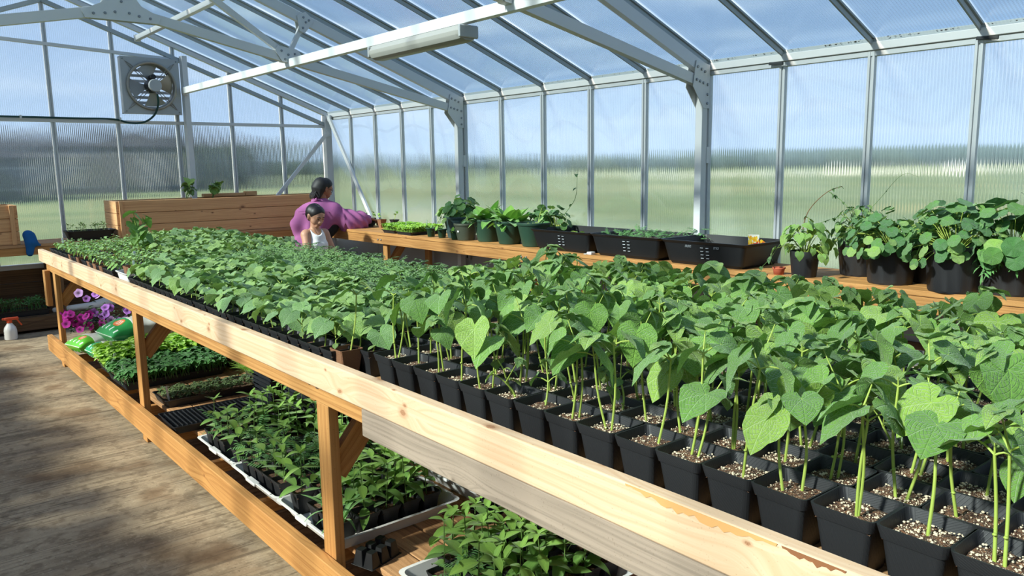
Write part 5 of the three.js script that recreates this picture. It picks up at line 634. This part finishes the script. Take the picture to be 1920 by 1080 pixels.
// ------------------------------------------------------------------ end wall things
{
  let t = thing('black_tub', 'shallow black tub of tiny seedlings on the end bench beside the cedar box', 'tub', [1.85, BENCH, -9.22]); part('tub', tub(0.46, 0.26, 0.4, 0.22, 0.1, { rim: 0.02, lip: 0.008, depth: 0.09, r: 0.05, wall: 0.004 }), M.blackTray, t); part('soil', soilPatch(0.4, 0.22, 0.075), M.soil, t); sprouts(t, 0.4, 0.22, 0.075, 40, sprC, M.microRed, 0.05, 0.12, [0.8, 0.8, 0.6], 71);
  t = thing('work_cloth', 'blue cloth hanging over the bench edge beside the left planter', 'cloth', [1.27, 0.93, -9.1]); part('cloth', blob([[0, 0.06, 0, 0.01, -0.02, 0.02, 0.05, 0.045], [0.01, -0.02, 0.02, -0.005, -0.12, 0.03, 0.045, 0.032], [0.03, 0.05, 0, 0.05, -0.02, 0.02, 0.035, 0.03], [0.05, -0.03, 0.02, 0.09, -0.045, 0.02, 0.02, 0.012]], 0.008, 0.02), std(0x0f5a94, { roughness: 0.9 }), t);
  const box = [['pepper plant in the long cedar planter, left of the pair', 2.92], ['pepper plant in the long cedar planter, right of the pair', 3.22]]; box.forEach(([l, x], i) => { const g = thing('pepper_plant', l, 'plant', [x, BENCH + 0.34, -9.42]); R = rng(80 + i); const st = []; for (let k = 0; k < 3; k++) { const e = V(rr(-0.1, 0.1), rr(0.17, 0.31), rr(-0.06, 0.06)); st.push(tube([V(0, 0, 0), e], 0.005, 0.003, 5)); for (let m = 0; m < 6; m++) leafOn(g, R() < 0.5 ? pick(cukeLeaves) : pick(lance), M.bean[m % 3], rr(0.06, 0.1), e.clone().multiplyScalar(rr(0.6, 1)), R() * 6.28, rr(0, 0.8), rr(-0.3, 0.3)); } part('stem', st, M.stemDark, g); });
  t = flatTray('seed tray with wispy seedlings on the low shelf under the end bench', 0.95, 0.166, -9.25, 0.9, 0.26, 0.06); sprouts(t, 0.85, 0.24, 0.04, 160, sprC, M.microDark, 0.08, 0.16, [0.7, 0.8, 0.6], 72); t = thing('plastic_sheet', 'folded white plastic sheet on the low shelf under the end bench', 'sheet', [1.75, 0.166, -9.2]); part('sheet', blob([[-0.3, 0.02, 0, 0.1, 0.03, 0.02, 0.03, 0.04], [0.1, 0.03, 0.02, 0.24, 0.06, 0.0, 0.05, 0.06]], 0.012, 0.03), M.whitePlastic, t);
  t = thing('spray_bottle', 'white spray bottle with an orange red trigger head on the floor', 'bottle', [1.0, 0, -8.86]); part('bottle', lathe([[0.001, 0], [0.052, 0], [0.056, 0.008], [0.056, 0.09], [0.05, 0.12], [0.026, 0.155], [0.02, 0.165], [0.02, 0.19], [0.001, 0.19]], 28), M.whitePlastic, t); const h = part('trigger_head', [bx(0.12, 0.028, 0.035, 0.02, 0.205, 0, 0.01), bar([0.06, 0.2, 0], [0.1, 0.13, 0], 0.018, 0.014, 0.004), new THREE.CylinderGeometry(0.024, 0.024, 0.028, 18).translate(0, 0.18, 0)], M.orangePlastic, t); part('nozzle', new THREE.CylinderGeometry(0.01, 0.012, 0.02, 12).rotateZ(Math.PI / 2).translate(-0.048, 0.207, 0), M.orangePlastic, h); part('print', [0, 1].map((i) => bx(0.002, 0.012, 0.02, -0.0555, 0.05 + i * 0.025, 0.0, 0)), M.seal, t);
}

// ------------------------------------------------------------------ the two people
const frame = (c, f, up = V(0, 1, 0)) => { const z = f.clone().normalize(), x = V(0, 0, 0).crossVectors(up, z).normalize(), y = V(0, 0, 0).crossVectors(z, x); return new THREE.Matrix4().makeBasis(x, y, z).setPosition(c); };
const SKIN = (c) => new THREE.MeshPhysicalMaterial({ color: c, roughness: 0.55, sheen: 0.1 });
function headGeo() { return blob([[0, 0.022, -0.018, 0, 0.03, 0.018, 0.087, 0.082], [0, -0.045, 0.03, 0, -0.082, 0.058, 0.062, 0.03], [-0.03, -0.03, 0.05, 0.03, -0.03, 0.05, 0.04, 0.04], [0, 0.005, 0.09, 0, -0.028, 0.108, 0.009, 0.013], [-0.012, -0.034, 0.1, 0.012, -0.034, 0.1, 0.009, 0.009], [-0.03, 0.022, 0.086, 0.03, 0.022, 0.086, 0.012, 0.012], [-0.016, -0.058, 0.086, 0.016, -0.058, 0.086, 0.009, 0.009], [-0.014, -0.068, 0.084, 0.014, -0.068, 0.084, 0.009, 0.009], [0.084, 0.012, -0.006, 0.087, -0.028, 0.0, 0.013, 0.009], [-0.084, 0.012, -0.006, -0.087, -0.028, 0.0, 0.013, 0.009]], 0.0045, 0.022); }
function hand(w, f, n, curl, seed) {                              // palm, four fingers of unequal length and a thumb
  f = f.clone().normalize(); n = n.clone().addScaledVector(f, -n.dot(f)).normalize(); const s = V(0, 0, 0).crossVectors(f, n), P = (a, b, c) => w.clone().addScaledVector(f, a).addScaledVector(s, b).addScaledVector(n, c), B = [];
  const cap = (a, b, ra, rb) => B.push([a.x, a.y, a.z, b.x, b.y, b.z, ra, rb]); for (const k of [-1, 0, 1]) cap(P(0.01, k * 0.012, 0), P(0.085, k * 0.026, 0), 0.016, 0.013);
  [[-0.032, 0.062], [-0.011, 0.076], [0.011, 0.07], [0.031, 0.054]].forEach(([b, L], i) => { let p = P(0.09, b, 0), a = curl * 0.5 + i * 0.06; for (let k = 0; k < 3; k++) { const l = L * [0.45, 0.32, 0.27][k], q = p.clone().addScaledVector(f, l * Math.cos(a)).addScaledVector(n, -l * Math.sin(a)); cap(p, q, 0.009 - k * 0.001, 0.008 - k * 0.001); p = q; a += curl * 0.7; } });
  let p = P(0.03, -0.03, 0), q = P(0.06, -0.055, -0.012); cap(p, q, 0.014, 0.011); p = P(0.088, -0.052, -0.03); cap(q, p, 0.011, 0.008); return B;
}
const toLocal = (b, p) => b.map((q) => [q[0] - p[0], q[1] - p[1], q[2] - p[2], q[3] - p[0], q[4] - p[1], q[5] - p[2], q[6], q[7]]);
function face(t, m, o) {                                           // eyes, brows, lips in the head's own axes
  const at = (g) => g.applyMatrix4(m), dark = std(0x1d1512, { roughness: 0.4 });
  for (const s of [-1, 1]) { const e = part('eye', at(ball(0.0115, s * 0.031, 0.004, 0.0905, 1.2, 0.55, 0.6, 10)), std(0xd9cfc6, { roughness: 0.3 }), t); part('iris', at(ball(0.006, s * 0.031, 0.0025, 0.0965, 1, 0.9, 0.5, 8)), dark, e); part('eyelid', at(tube([V(s * 0.017, 0.007, 0.099), V(s * 0.031, 0.011, 0.1), V(s * 0.047, 0.006, 0.093)], 0.0036, 0.0026, 5, 6)), dark, t); part('eyebrow', at(tube([V(s * 0.013, 0.026, 0.103), V(s * 0.03, 0.031, 0.102), V(s * 0.052, 0.025, 0.09)], 0.005, 0.003, 5, 6)), std(o.hair, { roughness: 0.8 }), t); }
  part('lips', at(merge([tube([V(-0.023, -0.062, 0.095), V(0, -0.058, 0.103), V(0.023, -0.062, 0.095)], 0.0045, 0.003, 6, 6), tube([V(-0.02, -0.067, 0.094), V(0, -0.07, 0.1), V(0.02, -0.067, 0.094)], 0.005, 0.003, 6, 6)])), std(o.lip, { roughness: 0.45 }), t);
}
{
  const b = [4.02, 0, -8.45], t = thing('person', 'person in a loose purple shirt and glasses leaning to reach pots on the right bench', 'person', b), L = (a) => toLocal(a, b);
  const skin = SKIN(0x9a6347), hm = frame(V(4.185 - b[0], 1.372, 0.0), V(0.93, -0.3, -0.02)), black = std(0x16171b, { roughness: 0.85 });
  const wrist = V(4.70, 1.005, -8.3), hb = hand(wrist, V(0.9, -0.25, -0.15), V(0.1, 1, 0.2), 0.7);
  const body = blob(L([[4.14, 1.19, -8.45, 4.165, 1.3, -8.445, 0.058, 0.052], [4.02, 0.82, -8.48, 4.1, 1.1, -8.46, 0.12, 0.12], [3.98, 1.12, -8.54, 4.3, 1.12, -8.4, 0.06, 0.06], [4.32, 1.1, -8.39, 4.52, 0.98, -8.32, 0.048, 0.04], [4.52, 0.98, -8.32, 4.70, 1.005, -8.3, 0.04, 0.026], [3.94, 1.1, -8.55, 3.87, 0.93, -8.52, 0.046, 0.038], [3.87, 0.93, -8.52, 4.1, 0.88, -8.72, 0.038, 0.028], [3.98, 0.8, -8.56, 3.97, 0.45, -8.58, 0.085, 0.055], [3.97, 0.45, -8.58, 3.95, 0.07, -8.6, 0.052, 0.036], [4.04, 0.8, -8.4, 4.06, 0.45, -8.38, 0.085, 0.055], [4.06, 0.45, -8.38, 4.04, 0.07, -8.36, 0.052, 0.036]]), 0.013, 0.04);
  part('body', [body, headGeo().applyMatrix4(hm), blob(toLocal(hb, b), 0.004, 0.01), blob(toLocal(hand(V(4.1, 0.88, -8.72), V(0.9, -0.3, -0.2), V(0.2, 1, 0), 0.9), b), 0.004, 0.01)], skin, t);
  const cloth = tex(128, 128, (u, v) => 0.5 + 0.5 * fbm(N2, u * 32, v * 64, 3), { data: 1, size: [0.08, 0.08] }), shirtMat = new THREE.MeshPhysicalMaterial({ color: 0xa05a8c, roughness: 0.9, sheen: 0.15, sheenColor: new THREE.Color(0xc08aa4), sheenRoughness: 0.6, bumpMap: cloth, bumpScale: 0.001 });
  const shirt = blob(L([[3.95, 0.63, -8.47, 4.07, 1.03, -8.46, 0.17, 0.15], [4.08, 0.72, -8.5, 4.12, 1.06, -8.48, 0.13, 0.14], [3.99, 1.09, -8.5, 4.25, 1.1, -8.4, 0.1, 0.105], [4.12, 1.15, -8.45, 4.15, 1.215, -8.445, 0.085, 0.062], [4.27, 1.075, -8.39, 4.5, 0.965, -8.32, 0.11, 0.112], [4.44, 0.965, -8.32, 4.57, 0.975, -8.31, 0.115, 0.095], [4.57, 0.98, -8.31, 4.68, 1.005, -8.3, 0.088, 0.042], [3.95, 1.06, -8.52, 3.885, 0.97, -8.51, 0.08, 0.07], [3.885, 0.97, -8.51, 3.9, 0.92, -8.56, 0.07, 0.06], [3.9, 0.9, -8.56, 4.06, 0.89, -8.7, 0.06, 0.045]]), 0.011, 0.09, (x, y, z) => 0.54 - y + 0.015 * Math.sin(x * 30));
  // soft folds down the back and along the sleeve
  { const p = shirt.attributes.position, n = shirt.attributes.normal; for (let i = 0; i < p.count; i++) { const x = p.getX(i), y = p.getY(i), z = p.getZ(i), a = Math.atan2(x - 0.05, z + 0.02), d = x > 0.32 ? 0.010 * Math.sin(x * 58 + y * 46) : 0.015 * Math.sin(a * 8 + 2 * y) * sstep(1.15 - y, 0, 0.22) + 0.005 * Math.sin(y * 38 + x * 22); p.setXYZ(i, x + n.getX(i) * d, y + n.getY(i) * d, z + n.getZ(i) * d); } shirt.computeVertexNormals(); }
  const sh = part('shirt', shirt, shirtMat, t); part('collar', tube([[0.06, 1.26, 0.06], [0.03, 1.235, 0.0], [0.07, 1.245, -0.07], [0.14, 1.25, -0.08], [0.2, 1.235, -0.05]].map((q) => V(q[0], q[1], q[2])), 0.018, 0.016, 8, 14), shirtMat, sh);
  part('yoke_seam', tube([[-0.17, 1.12, 0.03], [-0.06, 1.13, 0.118], [0.08, 1.12, 0.16], [0.2, 1.1, 0.165]].map((q) => V(...q)), 0.003, 0.003, 5, 10), shirtMat, sh);
  part('trousers', blob(L([[4.0, 0.84, -8.5, 4.02, 0.78, -8.46, 0.15, 0.15], [3.98, 0.78, -8.56, 3.97, 0.45, -8.58, 0.1, 0.07], [3.97, 0.45, -8.58, 3.95, 0.1, -8.6, 0.07, 0.06], [4.04, 0.78, -8.4, 4.06, 0.45, -8.38, 0.1, 0.07], [4.06, 0.45, -8.38, 4.04, 0.1, -8.36, 0.07, 0.06], [4.1, 0.8, -8.46, 4.24, 0.93, -8.42, 0.11, 0.1]]), 0.013, 0.04), black, t);
  for (const [x, z] of [[3.95, -8.6], [4.04, -8.36]]) part('shoe', blob(toLocal([[x - 0.05, 0.04, z, x + 0.14, 0.032, z - 0.02, 0.042, 0.034]], b), 0.008, 0.02), std(0x2a2a2c, { roughness: 0.7 }), t);
  const hair = std(0x0d0b0d, { roughness: 0.62 }); const hg = blob([[0, 0.03, -0.03, 0, 0.045, 0.012, 0.1, 0.09], [0, -0.02, -0.062, 0, -0.085, -0.06, 0.076, 0.052], [-0.05, -0.03, -0.05, -0.055, -0.11, -0.045, 0.035, 0.016], [0.05, -0.03, -0.05, 0.05, -0.12, -0.05, 0.035, 0.016]], 0.006, 0.03, (x, y, z) => z - 0.02 - 0.95 * Math.max(y - 0.01, -0.035)); part('hair', [hg.applyMatrix4(hm), ...[0, 1, 2, 3, 4, 5].map((i) => tube([V(0.05 - i * 0.02, -0.06, -0.1), V(0.06 - i * 0.024, -0.11, -0.115), V(0.05 - i * 0.02, -0.15, -0.105 - 0.004 * i)], 0.007, 0.003, 5, 6).applyMatrix4(hm))], hair, t);
  face(t, hm, { hair: 0x100e10, lip: 0x7a4238 });
  const gl = [-1, 1].flatMap((s) => [tube(Array.from({ length: 13 }, (_, i) => { const a = i / 12 * 6.2832; return V(s * 0.034 + 0.024 * Math.cos(a), 0.002 + 0.017 * Math.sin(a), 0.102 - 0.006 * Math.abs(Math.cos(a))); }), 0.0025, 0.0025, 5), tube([V(s * 0.058, 0.006, 0.096), V(s * 0.085, 0.008, 0.04), V(s * 0.091, 0.006, -0.005)], 0.0028, 0.0024, 5, 6)]); part('glasses', merge([...gl, tube([V(-0.01, 0.004, 0.106), V(0.01, 0.004, 0.106)], 0.0022, 0.0022, 5)]).applyMatrix4(hm), std(0x14110f, { roughness: 0.35 }), t);
}
{
  const b = [3.83, 0, -7.9], t = thing('person', 'person with dark tied hair in a white sleeveless top kneeling beyond the table', 'person', b), L = (a) => toLocal(a, b);
  const skin = SKIN(0xc08e72), hm = frame(V(3.832 - b[0], 1.098, 0.03), V(0.16, -0.42, 0.9));
  const bones = [[3.832, 0.9, -7.905, 3.832, 1.03, -7.9, 0.05, 0.046], [3.835, 0.53, -7.92, 3.84, 0.68, -7.915, 0.13, 0.105], [3.84, 0.68, -7.915, 3.837, 0.85, -7.91, 0.1, 0.1], [3.73, 0.905, -7.905, 3.945, 0.9, -7.93, 0.05, 0.05], [3.715, 0.895, -7.89, 3.69, 0.7, -7.8, 0.05, 0.038], [3.69, 0.7, -7.8, 3.75, 0.6, -7.62, 0.036, 0.025], [3.96, 0.89, -7.93, 4.015, 0.7, -7.86, 0.05, 0.038], [4.015, 0.7, -7.86, 4.04, 0.58, -7.66, 0.036, 0.025],
    [3.78, 0.5, -7.93, 3.75, 0.09, -7.66, 0.085, 0.055], [3.75, 0.08, -7.66, 3.77, 0.06, -8.06, 0.052, 0.036], [3.9, 0.5, -7.93, 3.93, 0.09, -7.68, 0.085, 0.055], [3.93, 0.08, -7.68, 3.91, 0.06, -8.08, 0.052, 0.036]];
  part('body', [blob(L(bones), 0.011, 0.035), headGeo().applyMatrix4(hm), blob(toLocal(hand(V(3.75, 0.6, -7.62), V(0.3, -0.4, 0.8), V(-0.3, 0.8, 0.3), 0.6), b), 0.004, 0.01), blob(toLocal(hand(V(4.04, 0.58, -7.66), V(-0.1, -0.4, 0.8), V(0.3, 0.8, 0.3), 0.6), b), 0.004, 0.01)], skin, t);
  const top = blob(L([[3.835, 0.55, -7.92, 3.84, 0.68, -7.915, 0.137, 0.113], [3.84, 0.68, -7.915, 3.837, 0.85, -7.91, 0.112, 0.11], [3.8, 0.78, -7.84, 3.8, 0.77, -7.84, 0.062, 0.062], [3.885, 0.78, -7.845, 3.885, 0.77, -7.845, 0.062, 0.062], [3.77, 0.905, -7.91, 3.9, 0.905, -7.925, 0.057, 0.057]]), 0.008, 0.03, (x, y, z) => { const dx = x - 0.005; return Math.max(0.55 - y, y - 0.975 , Math.abs(dx) - 0.13 + 0.9 * Math.max(0, y - 0.8) * 0.45, 0.06 - Math.hypot(dx * 0.95, (y - 0.975) * 0.72)); });
  part('tank_top', top, std(0xf1efec, { roughness: 0.85 }), t); part('shorts', blob(L([[3.835, 0.5, -7.92, 3.835, 0.57, -7.92, 0.15, 0.142], [3.78, 0.5, -7.93, 3.763, 0.25, -7.76, 0.1, 0.08], [3.9, 0.5, -7.93, 3.918, 0.25, -7.77, 0.1, 0.08]]), 0.012, 0.03), std(0x2f3d58, { roughness: 0.9 }), t);
  part('necklace', tube([[-0.045, 0.985, 0.03], [-0.03, 0.93, 0.06], [0.005, 0.902, 0.075], [0.04, 0.93, 0.055], [0.05, 0.985, 0.02]].map((q) => V(...q)), 0.0018, 0.0018, 5, 16), std(0xc9a04a, { metalness: 0.9, roughness: 0.3 }), t);
  const hair = std(0x17100e, { roughness: 0.5 }); const hg = blob([[0, 0.032, -0.03, 0, 0.04, 0.01, 0.097, 0.087], [0, -0.03, -0.06, 0, -0.05, -0.07, 0.06, 0.045], [0, -0.02, -0.11, 0, -0.04, -0.12, 0.04, 0.036]], 0.0055, 0.025, (x, y, z) => Math.max(z - 0.015 - 0.85 * Math.max(y - 0.0, -0.03) - 0.25 * Math.abs(x), y > 0.05 ? 0.0035 - Math.abs(x) - Math.max(0, 0.03 - (y - 0.09)) : -1)); part('hair', hg.applyMatrix4(hm), hair, t);
  face(t, hm, { hair: 0x1a1210, lip: 0xa35f55 }); t.position.x -= 0.04;
}

// ------------------------------------------------------------------ beyond the glazing
const afar = (u, D) => { const d = V((u - 960) / 1458.5, 0, -1).applyEuler(camera.rotation); d.y = 0; return V(0, 0, 0).addScaledVector(d.normalize(), D / Math.cos(Math.atan((u - 960) / 1458.5))); };
function house(label, u, D, w, d, hw, hr, turn, wall, roof, win) {
  const p = afar(u, D), t = thing('house', label, 'house', [p.x, -0.12, p.z], turn); part('wall', bx(w, hw, d, 0, hw / 2, 0, 0), std(wall, { roughness: 0.9 }), t);
  const e = 0.6, W = w / 2 + e, Dd = d / 2 + e, r = Math.max(0.1, W - Dd); const pos = [[-W, hw, -Dd], [W, hw, -Dd], [W, hw, Dd], [-W, hw, Dd], [-r, hr, 0], [r, hr, 0]], idx = [0, 4, 1, 1, 4, 5, 1, 5, 2, 2, 5, 3, 3, 5, 4, 3, 4, 0, 0, 1, 2, 0, 2, 3]; const g = build(pos.flat(), pos.flatMap((q) => [q[0], q[2]]), idx).toNonIndexed(); g.computeVertexNormals(); part('roof', g, std(roof, { roughness: 0.9 }), t);
  for (const [x, y, ww, hh, c, n] of win) { const f = part(n, bx(ww + 0.2, hh + 0.2, 0.12, x, y, d / 2 + 0.03, 0), std(0xd8d8d4), t); part('panel', bx(ww, hh, 0.06, x, y, d / 2 + 0.09, 0), std(c, { roughness: 0.5 }), f); }
}
house('grey house with a dark hipped roof seen dimly at the far left', -90, 50, 13, 10, 2.7, 4.9, 0.6, 0x626463, 0x22282e, [[2, 1.4, 1.2, 1.2, 0x4a5258, 'window'], [-2.5, 1.4, 1.6, 1.2, 0x4a5258, 'window']]);
house('grey house with a pale tan garage door seen behind the fan', 285, 72, 15, 9, 3.8, 6.0, 0.5, 0x55595c, 0x1c2229, [[-5.9, 1.9, 2.5, 2.6, 0xffe3c2, 'garage_door'], [2.2, 1.9, 1.6, 1.3, 0x4a5258, 'window']]);
function crown(seed, w, h, n) { const r = rng(seed), a = []; for (let i = 0; i < n; i++) { const el = r() * 2 - 1, az = r() * 6.28, q = Math.sqrt(1 - el * el), s = (0.1 + 0.13 * r()) * w; const g = new THREE.IcosahedronGeometry(s, 1), p = g.attributes.position; for (let k = 0; k < p.count; k++) { const m = 0.85 + 0.35 * N1(p.getX(k) * 3 + i * 5, p.getY(k) * 3 + p.getZ(k) * 2); p.setXYZ(k, p.getX(k) * m, p.getY(k) * m, p.getZ(k) * m); } g.computeVertexNormals(); a.push(g.translate(Math.cos(az) * q * w * 0.4, h * 0.52 + el * h * 0.4, Math.sin(az) * q * w * 0.4)); } return merge(a); }
const treeMats = [std(0x2a3a2c, { roughness: 1 }), std(0x3a4a36, { roughness: 1 })];
[[95, 95, 4, 4.4, 'dim round tree between the two far houses'], [392, 90, 4.4, 5.2, 'dim tree right of the garage house'], [442, 105, 5, 6.0, 'dim tree seen left of the fourth end wall bar'], [498, 84, 4.2, 4.2, 'dim low tree right of the fourth end wall bar'], [562, 96, 5, 4.6, 'dim low tree near the far corner of the glazing']].forEach(([u, D, w, h, l], i) => { const p = afar(u, D), t = thing('tree', l, 'tree', [p.x, -0.12, p.z]); part('crown', crown(600 + i, w, h, 80), treeMats[i % 2], t); part('trunk', tube([V(0, 0, 0), V(0.05, h * 0.5, 0)], 0.16, 0.1, 8), M.twig, t); });
{ const a = [], r = rng(700); for (let u = 560; u < 2300; u += 3.5) { const D = 240 + r() * 60, p = afar(u, D), h = 3.6 + 2.4 * fbm(N1, u * 0.02, 3, 3) + (u > 1300 ? 1.6 : 0); const g = new THREE.IcosahedronGeometry(1, 1).scale(1.0 + r() * 1.6, h * (0.45 + 0.2 * r()), 1.5).translate(p.x, h * 0.36, p.z); a.push(g); } const t = new THREE.Mesh(merge(a), std(0x3f5456, { roughness: 1 })); t.name = 'tree_line'; t.userData = { label: 'hazy line of trees along the horizon beyond the right wall', category: 'trees', kind: 'stuff' }; t.castShadow = t.receiveShadow = true; scene.add(t); }
{ const t0 = afar(1080, 92), t1 = afar(1800, 92), t = thing('fence', 'white post and rail fence far across the field', 'fence', [t0.x, -0.12, t0.z]); const d = t1.clone().sub(t0); for (const y of [0.3, 0.62]) part('rail', bar([0, y, 0], [d.x, y, d.z], 0.03, 0.04, 0), M.tag, t); for (let i = 0; i <= 30; i++) part('post', bx(0.08, 0.72, 0.08, d.x * i / 30, 0.36, d.z * i / 30, 0), M.tag, t); }
for (const [u, D, w, h, l] of [[1677, 90, 2.2, 1.1, 'small white shed far across the field beyond the fence'], [1912, 105, 2.8, 1.1, 'white outbuilding far across the field at the right edge']]) { const p = afar(u, D), t = thing('shed', l, 'shed', [p.x, -0.12, p.z], -0.7); part('wall', bx(w, h, w * 0.8, 0, h / 2, 0, 0), std(0xf0eee8, { roughness: 0.8 }), t); part('roof', plate([[-w / 2 - 0.1, h], [w / 2 + 0.1, h], [0, h + 0.5]], w * 0.9).translate(0, 0, -w * 0.45), std(0xb9bcbe, { roughness: 0.7 }), t); part('door', bx(0.7, h * 0.7, 0.06, 0, h * 0.35, w * 0.41, 0), std(0x9a9c9c), t); }

scene.traverse((o) => { if (o.isMesh) { o.castShadow = true; o.receiveShadow = true; } });
renderer.render(scene, camera);
